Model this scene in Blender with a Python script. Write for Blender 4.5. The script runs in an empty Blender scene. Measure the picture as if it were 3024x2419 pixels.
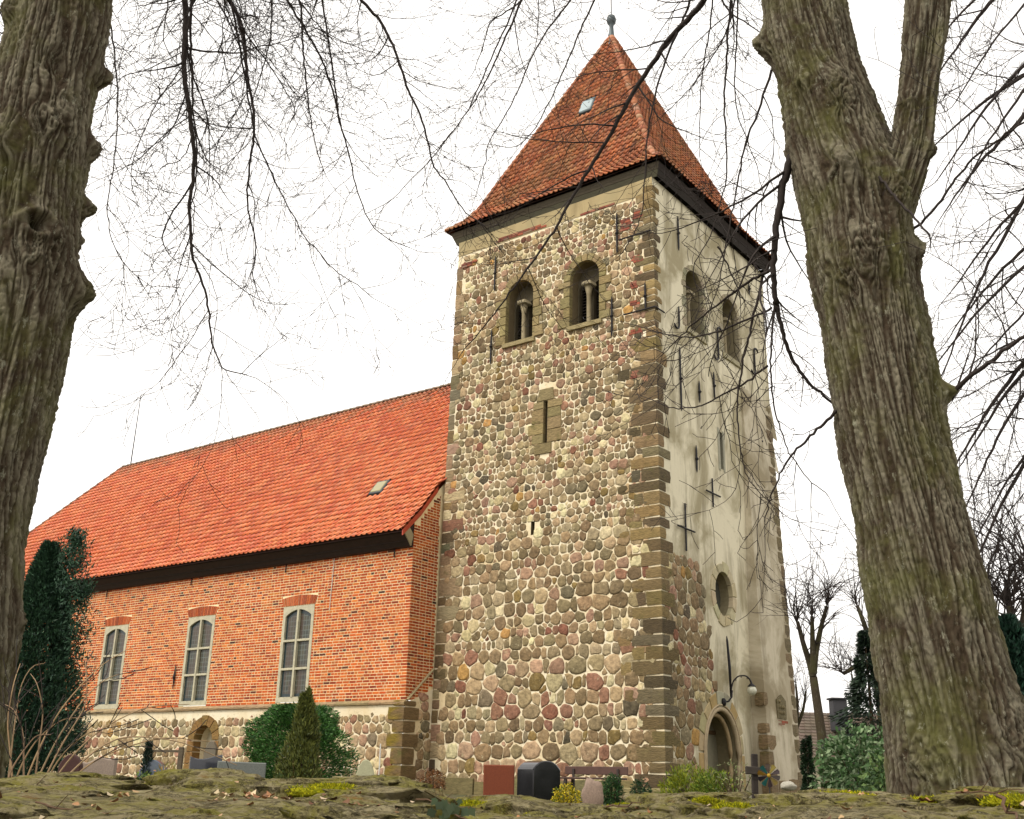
import bpy, math, random
import numpy as np
from mathutils import Vector, Matrix, noise
from mathutils.bvhtree import BVHTree
rnd = random.Random(7)
nrg = np.random.default_rng(7)
R = math.radians
scn = bpy.context.scene
COL = scn.collection

# ------------------------------------------------------------------ camera
CAM = np.array([15.043, -27.248, -0.115])
PITCH, YAW, ROLL, FPX = R(19.18), R(37.029), R(1.27), 3167.3      # focal length in pixels of a 3024 px wide picture
FW = np.array([-math.sin(YAW) * math.cos(PITCH), math.cos(YAW) * math.cos(PITCH), math.sin(PITCH)])
RT0 = np.array([math.cos(YAW), math.sin(YAW), 0.0])
UP0 = np.cross(RT0, FW)
RT = math.cos(ROLL) * RT0 + math.sin(ROLL) * UP0
UP = -math.sin(ROLL) * RT0 + math.cos(ROLL) * UP0
HEAD = np.array([-math.sin(YAW), math.cos(YAW), 0.0])
cd = bpy.data.cameras.new('camera')
cd.sensor_width = 36.0
cd.lens = FPX / 3024 * 36.0
cd.clip_start, cd.clip_end = 0.05, 2000
cam = bpy.data.objects.new('camera', cd)
cam.matrix_world = Matrix(((RT[0], UP[0], -FW[0], CAM[0]), (RT[1], UP[1], -FW[1], CAM[1]), (RT[2], UP[2], -FW[2], CAM[2]), (0, 0, 0, 1)))
COL.objects.link(cam)
scn.camera = cam

# ------------------------------------------------------------------ overcast sky, one very soft sun
SUN_EL, SUN_AZ = R(48), R(196)          # azimuth clockwise from +Y
w = bpy.data.worlds.new('World'); scn.world = w; w.use_nodes = True
nt = w.node_tree; nt.nodes.clear()
sky = nt.nodes.new('ShaderNodeTexSky'); sky.sky_type = 'NISHITA'; sky.sun_disc = False
sky.sun_elevation, sky.sun_rotation = SUN_EL, SUN_AZ
sky.air_density, sky.dust_density, sky.ozone_density = 1.0, 6.0, 1.0
hs = nt.nodes.new('ShaderNodeHueSaturation'); hs.inputs['Saturation'].default_value = 0.10
cloud = nt.nodes.new('ShaderNodeMix'); cloud.data_type = 'RGBA'; cloud.inputs['Factor'].default_value = 0.75
cloud.inputs['B'].default_value = (10.3, 9.9, 9.4, 1)          # an even cloud deck in front of the clear sky
bg = nt.nodes.new('ShaderNodeBackground'); bg.inputs['Strength'].default_value = 0.13
wo = nt.nodes.new('ShaderNodeOutputWorld')
nt.links.new(sky.outputs[0], hs.inputs['Color']); nt.links.new(hs.outputs[0], cloud.inputs['A'])
nt.links.new(cloud.outputs['Result'], bg.inputs['Color']); nt.links.new(bg.outputs[0], wo.inputs[0])
sd = bpy.data.lights.new('sun', 'SUN'); sd.energy = 1.5; sd.angle = R(15); sd.color = (1.0, 0.93, 0.82)
sun = bpy.data.objects.new('sun', sd); COL.objects.link(sun)
sv = Vector((math.sin(SUN_AZ) * math.cos(SUN_EL), math.cos(SUN_AZ) * math.cos(SUN_EL), math.sin(SUN_EL)))
sun.rotation_euler = sv.to_track_quat('Z', 'Y').to_euler(); sun.location = sv * 80
vs = scn.view_settings
vs.view_transform = 'Standard'; vs.look = 'None'; vs.exposure = 0.48; vs.gamma = 1.0; vs.use_curve_mapping = False

# ------------------------------------------------------------------ helpers
def at(px, py, dist):
    """point seen at picture position (3024 px wide) at this horizontal distance from the camera"""
    v = FW + (px - 1512) / FPX * RT - (py - 1209.5) / FPX * UP
    return CAM + v * dist / math.hypot(v[0], v[1])
def front(t, l, z):
    """t metres ahead of the camera, l metres to its right"""
    p = CAM + HEAD * t + RT0 * l
    return np.array([p[0], p[1], z])
ALB = 0.68                               # surfaces reflect about two thirds of what they show in the picture
def lin(r, g, b):
    f = lambda c: (c / 12.92 if c <= 0.04045 else ((c + 0.055) / 1.055) ** 2.4)
    return (ALB * f(r / 255), ALB * f(g / 255), ALB * f(b / 255))
def shade(c, k): return (c[0] * k, c[1] * k, c[2] * k)
def jit(c, a=0.12, h=0.05):
    k = 1 + rnd.uniform(-a, a)
    return tuple(max(0.004, x * k * (1 + rnd.uniform(-h, h))) for x in c)

_perm = np.random.default_rng(3).permutation(256); _perm = np.r_[_perm, _perm, _perm]
_grad = np.random.default_rng(4).normal(size=(256, 3)); _grad /= np.linalg.norm(_grad, axis=1)[:, None]
def pn(x, y, z):
    """gradient noise on arrays, about -0.7..0.7"""
    x, y, z = np.broadcast_arrays(np.asarray(x, float), y, z)
    xi, yi, zi = np.floor(x).astype(int), np.floor(y).astype(int), np.floor(z).astype(int); fx, fy, fz = x - xi, y - yi, z - zi
    u, v, w_ = [f * f * f * (f * (f * 6 - 15) + 10) for f in (fx, fy, fz)]; out = 0
    for a in (0, 1):
        for b in (0, 1):
            for c in (0, 1):
                h = _perm[_perm[_perm[(xi + a) & 255] + ((yi + b) & 255)] + ((zi + c) & 255)]; g = _grad[h]
                out = out + (g[..., 0] * (fx - a) + g[..., 1] * (fy - b) + g[..., 2] * (fz - c)) * (u if a else 1 - u) * (v if b else 1 - v) * (w_ if c else 1 - w_)
    return out * 1.5

class MB:
    """collects geometry with a colour per vertex; build() links it as one mesh object"""
    def __init__(s): s.v = []; s.f = []; s.c = []; s.n = 0
    def add(s, verts, faces, col=(1, 1, 1)):
        b = s.n
        s.v.extend(verts); s.n += len(verts)
        s.f.extend([tuple(i + b for i in f) for f in faces])
        if isinstance(col, tuple): s.c.extend([col] * len(verts))
        else: s.c.extend(col)
    def mesh(s, name, mat, smooth=False):
        me = bpy.data.meshes.new(name)
        nv = len(s.v); V = np.asarray(s.v, dtype=np.float32).reshape(-1)
        tot = np.fromiter((len(f) for f in s.f), dtype=np.int32, count=len(s.f))
        idx = np.fromiter((i for f in s.f for i in f), dtype=np.int32, count=int(tot.sum()))
        fill(me, nv, V, idx, tot, np.asarray(s.c, dtype=np.float32).reshape(-1, 3), mat, smooth)
        return me
    def build(s, name, mat, parent=None, smooth=False):
        return link(name, s.mesh(name, mat, smooth), parent)
def fill(me, nv, V, idx, tot, C, mat, smooth):
    me.vertices.add(nv); me.vertices.foreach_set('co', V)
    me.loops.add(len(idx)); me.loops.foreach_set('vertex_index', idx)
    me.polygons.add(len(tot))
    st = np.zeros(len(tot), dtype=np.int32); st[1:] = np.cumsum(tot)[:-1]
    me.polygons.foreach_set('loop_start', st)
    a = me.attributes.new('Col', 'FLOAT_COLOR', 'POINT')
    C4 = np.ones((nv, 4), dtype=np.float32); C4[:, :3] = C
    a.data.foreach_set('color', C4.reshape(-1))
    if mat: me.materials.append(mat)
    me.update(calc_edges=True); me.validate()
    me.polygons.foreach_set('use_smooth', np.full(len(me.polygons), smooth, dtype=bool))
def npmesh(name, V, F, C, mat, smooth=False):
    """V (n,3), F (m,k) all faces k-gons, C (n,3)"""
    me = bpy.data.meshes.new(name)
    fill(me, len(V), np.asarray(V, np.float32).reshape(-1), np.asarray(F, np.int32).reshape(-1), np.full(len(F), F.shape[1], np.int32), C, mat, smooth)
    return me
def link(name, me, parent=None, basis=None):
    o = bpy.data.objects.new(name, me); COL.objects.link(o)
    if parent is not None:
        o.parent = parent
        if parent.type == 'EMPTY': o.matrix_parent_inverse = Matrix.Translation(-Vector(parent.location))
    if basis is not None: o.matrix_basis = basis
    return o
def thing(name, label, cat, loc, group=None):
    o = bpy.data.objects.new(name, None); COL.objects.link(o)
    o.location = Vector([float(x) for x in loc]); o.empty_display_size = 0.1
    tag(o, label, cat, group); return o
def tag(o, label=None, cat=None, group=None, kind=None):
    if label: o['label'] = label
    if cat: o['category'] = cat
    if group: o['group'] = group
    if kind: o['kind'] = kind
    return o
def stuff(o): o['kind'] = 'stuff'; return o

BOXF = [(0, 3, 2, 1), (4, 5, 6, 7), (0, 1, 5, 4), (1, 2, 6, 5), (2, 3, 7, 6), (3, 0, 4, 7)]
def boxv(x0, x1, y0, y1, z0, z1):
    return [(x0, y0, z0), (x1, y0, z0), (x1, y1, z0), (x0, y1, z0), (x0, y0, z1), (x1, y0, z1), (x1, y1, z1), (x0, y1, z1)]
def bevbox(mb, x0, x1, y0, y1, z0, z1, b, col=(1, 1, 1), M=None):
    """box with chamfered edges"""
    v = []; ax = ((x0, x1), (y0, y1), (z0, z1)); sg = {}
    for i in (0, 1):
        for j in (0, 1):
            for k in (0, 1):
                c = [ax[0][i], ax[1][j], ax[2][k]]; n = [b if i == 0 else -b, b if j == 0 else -b, b if k == 0 else -b]
                for a in range(3):
                    p = [c[q] + (n[q] if q != a else 0) for q in range(3)]
                    sg[(i, j, k, a)] = len(v); v.append(tuple(p))
    f = []
    for a in range(3):
        o = [q for q in range(3) if q != a]
        for s in (0, 1):
            loop = []
            for (p, q) in ((0, 0), (1, 0), (1, 1), (0, 1)):
                t = [0, 0, 0]; t[a] = s; t[o[0]] = p; t[o[1]] = q; loop.append(sg[(t[0], t[1], t[2], a)])
            f.append(tuple(loop))
        for p in (0, 1):
            for q in (0, 1):
                t0 = [0, 0, 0]; t1 = [0, 0, 0]; t0[o[0]] = t1[o[0]] = p; t0[o[1]] = t1[o[1]] = q; t1[a] = 1
                f.append((sg[(*t0, o[0])], sg[(*t1, o[0])], sg[(*t1, o[1])], sg[(*t0, o[1])]))
    for i in (0, 1):
        for j in (0, 1):
            for k in (0, 1): f.append((sg[(i, j, k, 0)], sg[(i, j, k, 1)], sg[(i, j, k, 2)]))
    if M is not None: v = [tuple(M @ Vector(p)) for p in v]
    mb.add(v, f, col)
def roughbox(x0, x1, y0, y1, z0, z1, rough=0.012, bev=0.02):
    """weathered squared block: 26 points, rounded and uneven"""
    v = []; ix = {}; f = []
    c = [(x0 + x1) / 2, (y0 + y1) / 2, (z0 + z1) / 2]; h = [(x1 - x0) / 2, (y1 - y0) / 2, (z1 - z0) / 2]
    for i in (-1, 0, 1):
        for j in (-1, 0, 1):
            for k in (-1, 0, 1):
                if i == j == k == 0: continue
                n = abs(i) + abs(j) + abs(k); p = []
                for q, t in enumerate((i, j, k)):
                    b = bev * (n - 1) * 0.6 if n > 1 else 0
                    off = rnd.uniform(-0.25, 0.25) * h[q] if t == 0 else 0
                    p.append(c[q] + t * (h[q] - b) + off + rnd.uniform(-rough, rough) * (0.6 if t else 0))
                ix[(i, j, k)] = len(v); v.append(tuple(p))
    for a in range(3):
        o = [q for q in range(3) if q != a]
        for s in (-1, 1):
            for p in (-1, 0):
                for q in (-1, 0):
                    lp = []
                    for (dp, dq) in ((0, 0), (1, 0), (1, 1), (0, 1)):
                        t = [0, 0, 0]; t[a] = s; t[o[0]] = p + dp; t[o[1]] = q + dq; lp.append(ix[tuple(t)])
                    if (s > 0) ^ (a == 1): f.append(tuple(lp))
                    else: f.append(tuple(reversed(lp)))
    return v, f
def tube(mb, pts, rad, n=6, col=(1, 1, 1), cap=True):
    P = np.asarray(pts, float); k = len(P)
    if np.isscalar(rad): rad = [rad] * k
    T = np.gradient(P, axis=0); T /= np.linalg.norm(T, axis=1)[:, None] + 1e-12
    ref = np.array([0.0, 0.0, 1.0]) if abs(T[:, 2]).mean() < 0.8 else np.array([1.0, 0.0, 0.0])
    A = np.cross(T, ref); A /= np.linalg.norm(A, axis=1)[:, None] + 1e-12
    B = np.cross(T, A)
    a = np.arange(n) * 2 * math.pi / n
    V = P[:, None, :] + np.asarray(rad, float)[:, None, None] * (np.cos(a)[None, :, None] * A[:, None, :] + np.sin(a)[None, :, None] * B[:, None, :])
    f = []
    for i in range(k - 1):
        for j in range(n):
            j2 = (j + 1) % n
            f.append((i * n + j, i * n + j2, (i + 1) * n + j2, (i + 1) * n + j))
    if cap and n > 3: f.append(tuple(range(n - 1, -1, -1))); f.append(tuple((k - 1) * n + j for j in range(n)))
    mb.add([tuple(p) for p in V.reshape(-1, 3)], f, col)
def lathe(mb, prof, c, n=16, col=(1, 1, 1)):
    """prof [(r,z)], turned about a vertical axis through c"""
    v = []; f = []
    for (r, z) in prof:
        for j in range(n):
            a = j * 2 * math.pi / n; v.append((c[0] + r * math.cos(a), c[1] + r * math.sin(a), c[2] + z))
    for i in range(len(prof) - 1):
        for j in range(n):
            j2 = (j + 1) % n; f.append((i * n + j, i * n + j2, (i + 1) * n + j2, (i + 1) * n + j))
    f.append(tuple(range(n - 1, -1, -1))); f.append(tuple((len(prof) - 1) * n + j for j in range(n)))
    mb.add(v, f, col)

# ------------------------------------------------------------------ materials
def newmat(name):
    m = bpy.data.materials.new(name); m.use_nodes = True
    t = m.node_tree; p = t.nodes['Principled BSDF']; return m, t, p
def nd(t, kind, **kw):
    n = t.nodes.new(kind)
    for k, v in kw.items():
        if hasattr(n, k): setattr(n, k, v)
        else: n.inputs[k].default_value = v
    return n
def ramp(t, src, stops):
    r = t.nodes.new('ShaderNodeValToRGB'); e = r.color_ramp.elements
    while len(e) < len(stops): e.new(0.5)
    for q, (p, c) in zip(e, stops):
        q.position = p; q.color = (c[0], c[1], c[2], 1) if not np.isscalar(c) else (c, c, c, 1)
    t.links.new(src, r.inputs[0]); return r.outputs[0]
def mixc(t, fac, a, b, mode='MIX'):
    m = t.nodes.new('ShaderNodeMix'); m.data_type = 'RGBA'; m.blend_type = mode
    for s, x in (('Factor', fac), ('A', a), ('B', b)):
        if isinstance(x, bpy.types.NodeSocket): t.links.new(x, m.inputs[s])
        elif s == 'Factor': m.inputs[s].default_value = x
        else: m.inputs[s].default_value = (*x[:3], 1)
    return m.outputs['Result']
def coords(t, scale=(1, 1, 1), kind='Object'):
    c = t.nodes.new('ShaderNodeTexCoord'); m = t.nodes.new('ShaderNodeMapping')
    m.inputs['Scale'].default_value = scale; t.links.new(c.outputs[kind], m.inputs[0]); return m.outputs[0]
def gpos(t, scale=(1, 1, 1)):
    c = t.nodes.new('ShaderNodeNewGeometry'); m = t.nodes.new('ShaderNodeMapping')
    m.inputs['Scale'].default_value = scale; t.links.new(c.outputs['Position'], m.inputs[0]); return m.outputs[0]
def nz(t, vec, scale, detail=4, rough=0.55, dist=0.0):
    n = nd(t, 'ShaderNodeTexNoise'); n.inputs['Scale'].default_value = scale; n.inputs['Detail'].default_value = detail
    n.inputs['Roughness'].default_value = rough; n.inputs['Distortion'].default_value = dist
    t.links.new(vec, n.inputs['Vector']); return n.outputs[0]
def bump(t, p, h, strength, dist):
    b = t.nodes.new('ShaderNodeBump'); b.inputs['Strength'].default_value = strength; b.inputs['Distance'].default_value = dist
    t.links.new(h, b.inputs['Height']); t.links.new(b.outputs[0], p.inputs['Normal'])
def attr(t):
    a = t.nodes.new('ShaderNodeAttribute'); a.attribute_name = 'Col'; return a.outputs['Color']
def m_attr(name, rough=0.8, ns=12.0, amt=0.3, bs=25.0, bd=0.01, bstr=0.6, stretch=(1, 1, 1), patch=None, spec=0.35, patch2=None):
    """colour from the piece, mottled by noise; patch = (colour, scale, lo, hi) lays growth or wear over it"""
    m, t, p = newmat(name); g = gpos(t, stretch)
    v = ramp(t, nz(t, g, ns, 5, 0.65), [(0.25, 1 - amt), (0.75, 1 + amt)])
    c = mixc(t, 1.0, attr(t), v, 'MULTIPLY')
    for pt in (patch, patch2):
        if pt:
            k = ramp(t, nz(t, gpos(t), pt[1], 5, 0.7), [(pt[2], 0.0), (pt[3], 1.0)]); c = mixc(t, k, c, pt[0])
    t.links.new(c, p.inputs['Base Color']); p.inputs['Roughness'].default_value = rough; p.inputs['Specular IOR Level'].default_value = spec
    if bd: bump(t, p, nz(t, g, bs, 6, 0.6), bstr, bd)
    return m
def m_plain(name, col, rough=0.6, ns=8.0, amt=0.15, bs=30.0, bd=0.004, metallic=0.0, spec=0.4):
    m, t, p = newmat(name); g = gpos(t)
    v = ramp(t, nz(t, g, ns, 4), [(0.3, 1 - amt), (0.7, 1 + amt)])
    t.links.new(mixc(t, 1.0, col, v, 'MULTIPLY'), p.inputs['Base Color'])
    p.inputs['Roughness'].default_value = rough; p.inputs['Metallic'].default_value = metallic; p.inputs['Specular IOR Level'].default_value = spec
    if bd: bump(t, p, nz(t, g, bs, 4), 0.5, bd)
    return m
MT = {}
MT['stone'] = m_attr('field_stone', 0.9, 7, 0.55, 13, 0.035, 1.0, spec=0.15, patch=(lin(206, 190, 152), 5.5, 0.60, 0.70))
MT['quoin'] = m_attr('sandstone', 0.9, 6, 0.45, 12, 0.03, 1.0, (1, 1, 3.5), patch=(lin(105, 100, 50), 1.6, 0.56, 0.75))
MT['brick'] = m_attr('brick', 0.85, 14, 0.25, 60, 0.004, 0.6)
MT['tile'] = m_attr('clay_tile', 0.45, 3, 0.18, 40, 0.002, 0.3, spec=0.45, patch=(lin(176, 92, 58), 0.7, 0.52, 0.95))
MT['tile_old'] = m_attr('weathered_tile', 0.62, 5, 0.22, 40, 0.003, 0.5, patch=(lin(138, 112, 62), 0.45, 0.50, 0.85), patch2=(lin(110, 100, 74), 2.4, 0.62, 0.8))
def m_mortar(name, c1, c2, c3):
    m, t, p = newmat(name); g = gpos(t)
    c = mixc(t, ramp(t, nz(t, g, 0.7, 5, 0.65), [(0.38, 0.0), (0.66, 1.0)]), c1, c2)
    c = mixc(t, ramp(t, nz(t, g, 7, 6, 0.7), [(0.55, 0.0), (0.75, 0.8)]), c, c3)
    t.links.new(c, p.inputs['Base Color']); p.inputs['Roughness'].default_value = 0.95; p.inputs['Specular IOR Level'].default_value = 0.2
    bump(t, p, nz(t, g, 22, 6, 0.7), 0.8, 0.012); return m
MT['mortar'] = m_mortar('lime_mortar', (.74, .66, .49), (.62, .50, .30), lin(190, 168, 128))
MT['mortar_brick'] = m_mortar('brick_mortar', (.80, .66, .40), (.72, .54, .29), lin(225, 180, 125))
def m_plaster(name, c1, c2, c3, yellow=0.0):
    """lime render with runs of dirt washed down the wall and blotches"""
    m, t, p = newmat(name); g = gpos(t)
    st = nz(t, gpos(t, (1.3, 1.3, 0.24)), 1.1, 7, 0.65, 0.8)
    bl = nz(t, g, 0.55, 6, 0.62, 0.6)
    c = mixc(t, ramp(t, st, [(0.47, 0.0), (0.70, 0.9)]), c1, c2)
    c = mixc(t, ramp(t, bl, [(0.46, 0.0), (0.62, 0.95)]), c, c3)
    c = mixc(t, ramp(t, nz(t, g, 5, 6, 0.7), [(0.6, 0.0), (0.8, 0.6)]), c, c3)
    t.links.new(c, p.inputs['Base Color']); p.inputs['Roughness'].default_value = 0.95; p.inputs['Specular IOR Level'].default_value = 0.2
    bump(t, p, nz(t, g, 9, 6, 0.65), 0.6, 0.012); return m
MT['plaster'] = m_plaster('lime_plaster', (.66, .60, .44), lin(142, 130, 102), lin(182, 170, 136))
MT['plaster_grey'] = m_plaster('grey_plaster', (.52, .46, .34), lin(136, 122, 96), lin(170, 156, 126))
MT['plaster_tan'] = m_plaster('tan_plaster', lin(196, 176, 132), lin(160, 142, 105), lin(180, 165, 125))
MT['dressed'] = m_attr('dressed_stone', 0.85, 5, 0.2, 18, 0.005, 0.6)
MT['fascia'] = m_plain('dark_stained_wood', lin(44, 32, 28), 0.6, 6, 0.3)
MT['oldwood'] = m_attr('weathered_board', 0.85, 5, 0.3, 10, 0.006, 0.7, (1, 1, 8))
MT['iron'] = m_plain('black_iron', lin(36, 33, 36), 0.55, 20, 0.3, metallic=0.3)
MT['lead'] = m_plain('lead_sheet', lin(88, 96, 98), 0.5, 5, 0.25, metallic=0.5)
MT['cream'] = m_plain('cream_paint', lin(206, 198, 168), 0.6, 6, 0.15)
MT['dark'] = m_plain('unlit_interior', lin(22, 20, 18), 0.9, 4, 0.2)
MT['white'] = m_plain('white_plastic', lin(232, 230, 222), 0.5, 6, 0.06)
MT['wood'] = m_attr('painted_wood', 0.6, 8, 0.2, 20, 0.003, 0.5)
MT['granite'] = m_attr('granite', 0.7, 60, 0.25, 60, 0.003, 0.4)
MT['polished'] = m_attr('polished_granite', 0.12, 90, 0.15, 10, 0, 0, spec=0.6)
MT['leaf'] = m_attr('foliage', 0.6, 3, 0.2, 10, 0, 0, spec=0.3)
MT['twig'] = m_attr('twig_bark', 0.85, 20, 0.25, 60, 0.002, 0.5, spec=0.2)
MT['moss'] = m_attr('moss', 0.95, 14, 0.3, 60, 0.01, 0.8, spec=0.1)
def m_bark(name, k=1.0):
    """grey crust on the ridges, redder inner bark and painted-in shade in the fissures (tone carried by the mesh), algae and lichen over both"""
    m, t, p = newmat(name); g = gpos(t)
    f = nz(t, gpos(t, (1, 1, 0.25)), 34, 7, 0.8, 0.6)
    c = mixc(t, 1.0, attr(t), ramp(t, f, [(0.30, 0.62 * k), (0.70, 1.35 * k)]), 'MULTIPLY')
    c = mixc(t, ramp(t, nz(t, g, 1.8, 6, 0.7, 0.4), [(0.46, 0.0), (0.66, 0.6)]), c, shade(lin(112, 114, 60), k))      # algae
    c = mixc(t, ramp(t, nz(t, gpos(t, (1, 1, 0.5)), 18, 7, 0.8), [(0.57, 0.0), (0.66, 0.75)]), c, shade(lin(178, 176, 152), k))     # lichen
    t.links.new(c, p.inputs['Base Color']); p.inputs['Roughness'].default_value = 0.95; p.inputs['Specular IOR Level'].default_value = 0.1
    bump(t, p, nz(t, gpos(t, (1, 1, 0.4)), 55, 7, 0.75), 1.0, 0.015); return m
MT['bark_far'] = m_bark('dark_bark', .55)
MT['bark'] = m_bark('linden_bark')
def m_boulder(name):
    m, t, p = newmat(name); g = gpos(t)
    c = mixc(t, ramp(t, nz(t, g, 12, 7, 0.75, 0.3), [(0.36, 0.0), (0.66, 1.0)]), lin(134, 122, 84), lin(202, 188, 146))
    c = mixc(t, ramp(t, nz(t, g, 5.5, 7, 0.75, 0.5), [(0.44, 0.0), (0.60, 0.9)]), c, lin(158, 152, 62))
    c = mixc(t, ramp(t, nz(t, g, 30, 7, 0.85), [(0.38, 0.75), (0.50, 0.0)]), c, lin(82, 72, 46))
    c = mixc(t, ramp(t, nz(t, g, 7, 7, 0.7, 0.4), [(0.465, 0.0), (0.495, 0.85), (0.53, 0.0)]), c, lin(62, 54, 36))
    c = mixc(t, ramp(t, nz(t, g, 60, 6, 0.8), [(0.58, 0.0), (0.66, 0.85)]), c, lin(206, 198, 164))
    c = mixc(t, ramp(t, nz(t, g, 8.0, 6, 0.75), [(0.60, 0.0), (0.70, 0.8)]), c, lin(156, 112, 58))
    t.links.new(c, p.inputs['Base Color']); p.inputs['Roughness'].default_value = 0.95; p.inputs['Specular IOR Level'].default_value = 0.1
    bump(t, p, nz(t, g, 34, 9, 0.8), 1.0, 0.03); return m
MT['boulder'] = m_boulder('mossy_boulder')
def m_ground(name):
    m, t, p = newmat(name); g = gpos(t)
    c = mixc(t, ramp(t, nz(t, g, 0.8, 6, 0.7), [(0.4, 0.0), (0.62, 1.0)]), lin(84, 92, 42), lin(92, 74, 50))
    t.links.new(c, p.inputs['Base Color']); p.inputs['Roughness'].default_value = 1.0
    bump(t, p, nz(t, g, 14, 6, 0.7), 0.8, 0.03); return m
MT['ground'] = m_ground('grass_and_earth')
def m_glass(name):
    """old leaded glazing: dull tinted quarries, lead cames as flat dark lines, a coloured border"""
    m, t, p = newmat(name)
    b = t.nodes.new('ShaderNodeTexBrick'); b.offset = 0.0; b.squash = 1.0
    t.links.new(coords(t, (1, 1, 1), 'Generated'), b.inputs['Vector'])
    sep = t.nodes.new('ShaderNodeSeparateXYZ'); geo = t.nodes.new('ShaderNodeNewGeometry'); t.links.new(geo.outputs['Position'], sep.inputs[0])
    com = t.nodes.new('ShaderNodeCombineXYZ'); t.links.new(sep.outputs['X'], com.inputs['X']); t.links.new(sep.outputs['Z'], com.inputs['Y'])
    t.links.new(com.outputs[0], b.inputs['Vector'])
    b.inputs['Scale'].default_value = 1.0; b.inputs['Brick Width'].default_value = 0.13; b.inputs['Row Height'].default_value = 0.17; b.inputs['Mortar Size'].default_value = 0.011
    b.inputs['Color1'].default_value = (*lin(78, 74, 50), 1); b.inputs['Color2'].default_value = (*lin(54, 58, 50), 1); b.inputs['Mortar'].default_value = (*lin(112, 120, 112), 1)
    c = mixc(t, ramp(t, nz(t, gpos(t, (1, 1, 0.3)), 3.5, 3), [(0.4, 0.0), (0.62, 0.7)]), b.outputs['Color'], lin(84, 62, 50))
    c = mixc(t, attr(t), c, lin(40, 56, 58), 'MIX')
    t.links.new(c, p.inputs['Base Color']); p.inputs['Roughness'].default_value = 0.3; p.inputs['Specular IOR Level'].default_value = 0.5
    bump(t, p, nz(t, gpos(t), 6, 2), 0.4, 0.01); return m
MT['glass'] = m_glass('leaded_glass')
m, t, p = newmat('sky_light_glass'); p.inputs['Base Color'].default_value = (*lin(190, 205, 205), 1); p.inputs['Roughness'].default_value = 0.08; p.inputs['Metallic'].default_value = 0.6; MT['mirror'] = m
m, t, p = newmat('milk_glass'); p.inputs['Base Color'].default_value = (*lin(226, 224, 200), 1); p.inputs['Roughness'].default_value = 0.15; MT['globe'] = m
# ------------------------------------------------------------------ masonry helpers
def wall_panel(mb, mp, u0, u1, z0, z1, ops, col=(1, 1, 1), depth=0.5, d=0.0, rev=None, nz_=1):
    """wall sheet u0..u1, z0..z1 with openings (a, b, lo(u), hi(u)); reveals run inwards by depth"""
    def rect(a, b, c, e): mb.add([mp(a, c, d), mp(b, c, d), mp(b, e, d), mp(a, e, d)], [(0, 1, 2, 3)], col)
    x = u0
    for (a, b, lo, hi) in sorted(ops, key=lambda o: o[0]):
        rect(x, a, z0, z1); rv = MB() if rev else mb
        N = 16; us = [(a + b) / 2 - (b - a) / 2 * math.cos(math.pi * i / N) for i in range(N + 1)]
        for i in range(N):
            p, q = us[i], us[i + 1]
            mb.add([mp(p, z0, d), mp(q, z0, d), mp(q, lo(q), d), mp(p, lo(p), d)], [(0, 1, 2, 3)], col)
            mb.add([mp(p, hi(p), d), mp(q, hi(q), d), mp(q, z1, d), mp(p, z1, d)], [(0, 1, 2, 3)], col)
            rv.add([mp(p, lo(p), d), mp(q, lo(q), d), mp(q, lo(q), d - depth), mp(p, lo(p), d - depth)], [(0, 1, 2, 3)], col)
            rv.add([mp(p, hi(p), d), mp(q, hi(q), d), mp(q, hi(q), d - depth), mp(p, hi(p), d - depth)], [(3, 2, 1, 0)], col)
        for e in (a, b):
            if hi(e) - lo(e) > 0.01: rv.add([mp(e, lo(e), d), mp(e, hi(e), d), mp(e, hi(e), d - depth), mp(e, lo(e), d - depth)], [(0, 1, 2, 3)], col)
        if rev: rv.build(*rev)
        x = b
    rect(x, u1, z0, z1)
def arch_op(c, hw, z0, zs, k=1.0):
    return (c - hw, c + hw, lambda u: z0, lambda u: zs + k * math.sqrt(max(0.0, hw * hw - (u - c) ** 2)))
def rect_op(a, b, z0, z1): return (a, b, lambda u: z0, lambda u: z1)
def circ_op(c, zc, r, ry): return (c - r, c + r, lambda u: zc - ry / r * math.sqrt(max(0.0, r * r - (u - c) ** 2)), lambda u: zc + ry / r * math.sqrt(max(0.0, r * r - (u - c) ** 2)))

def clip(poly, nx, nz_, k):
    """keep the side nx*u + nz*z <= k"""
    out = []; n = len(poly)
    for i in range(n):
        a = poly[i]; b = poly[(i + 1) % n]
        da = nx * a[0] + nz_ * a[1] - k; db = nx * b[0] + nz_ * b[1] - k
        if da <= 0: out.append(a)
        if (da < 0 < db) or (db < 0 < da):
            t = da / (da - db); out.append((a[0] + t * (b[0] - a[0]), a[1] + t * (b[1] - a[1])))
    return out
def resample(poly, n):
    P = np.array(poly + [poly[0]]); L = np.r_[0, np.cumsum(np.linalg.norm(np.diff(P, axis=0), axis=1))]
    s = np.linspace(0, L[-1], n, endpoint=False) + rnd.random() * L[-1] / n
    s %= L[-1]; s.sort()
    return list(zip(np.interp(s, L, P[:, 0]), np.interp(s, L, P[:, 1])))
def area(p): return 0.5 * abs(sum(p[i][0] * p[(i + 1) % len(p)][1] - p[(i + 1) % len(p)][0] * p[i][1] for i in range(len(p))))
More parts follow.
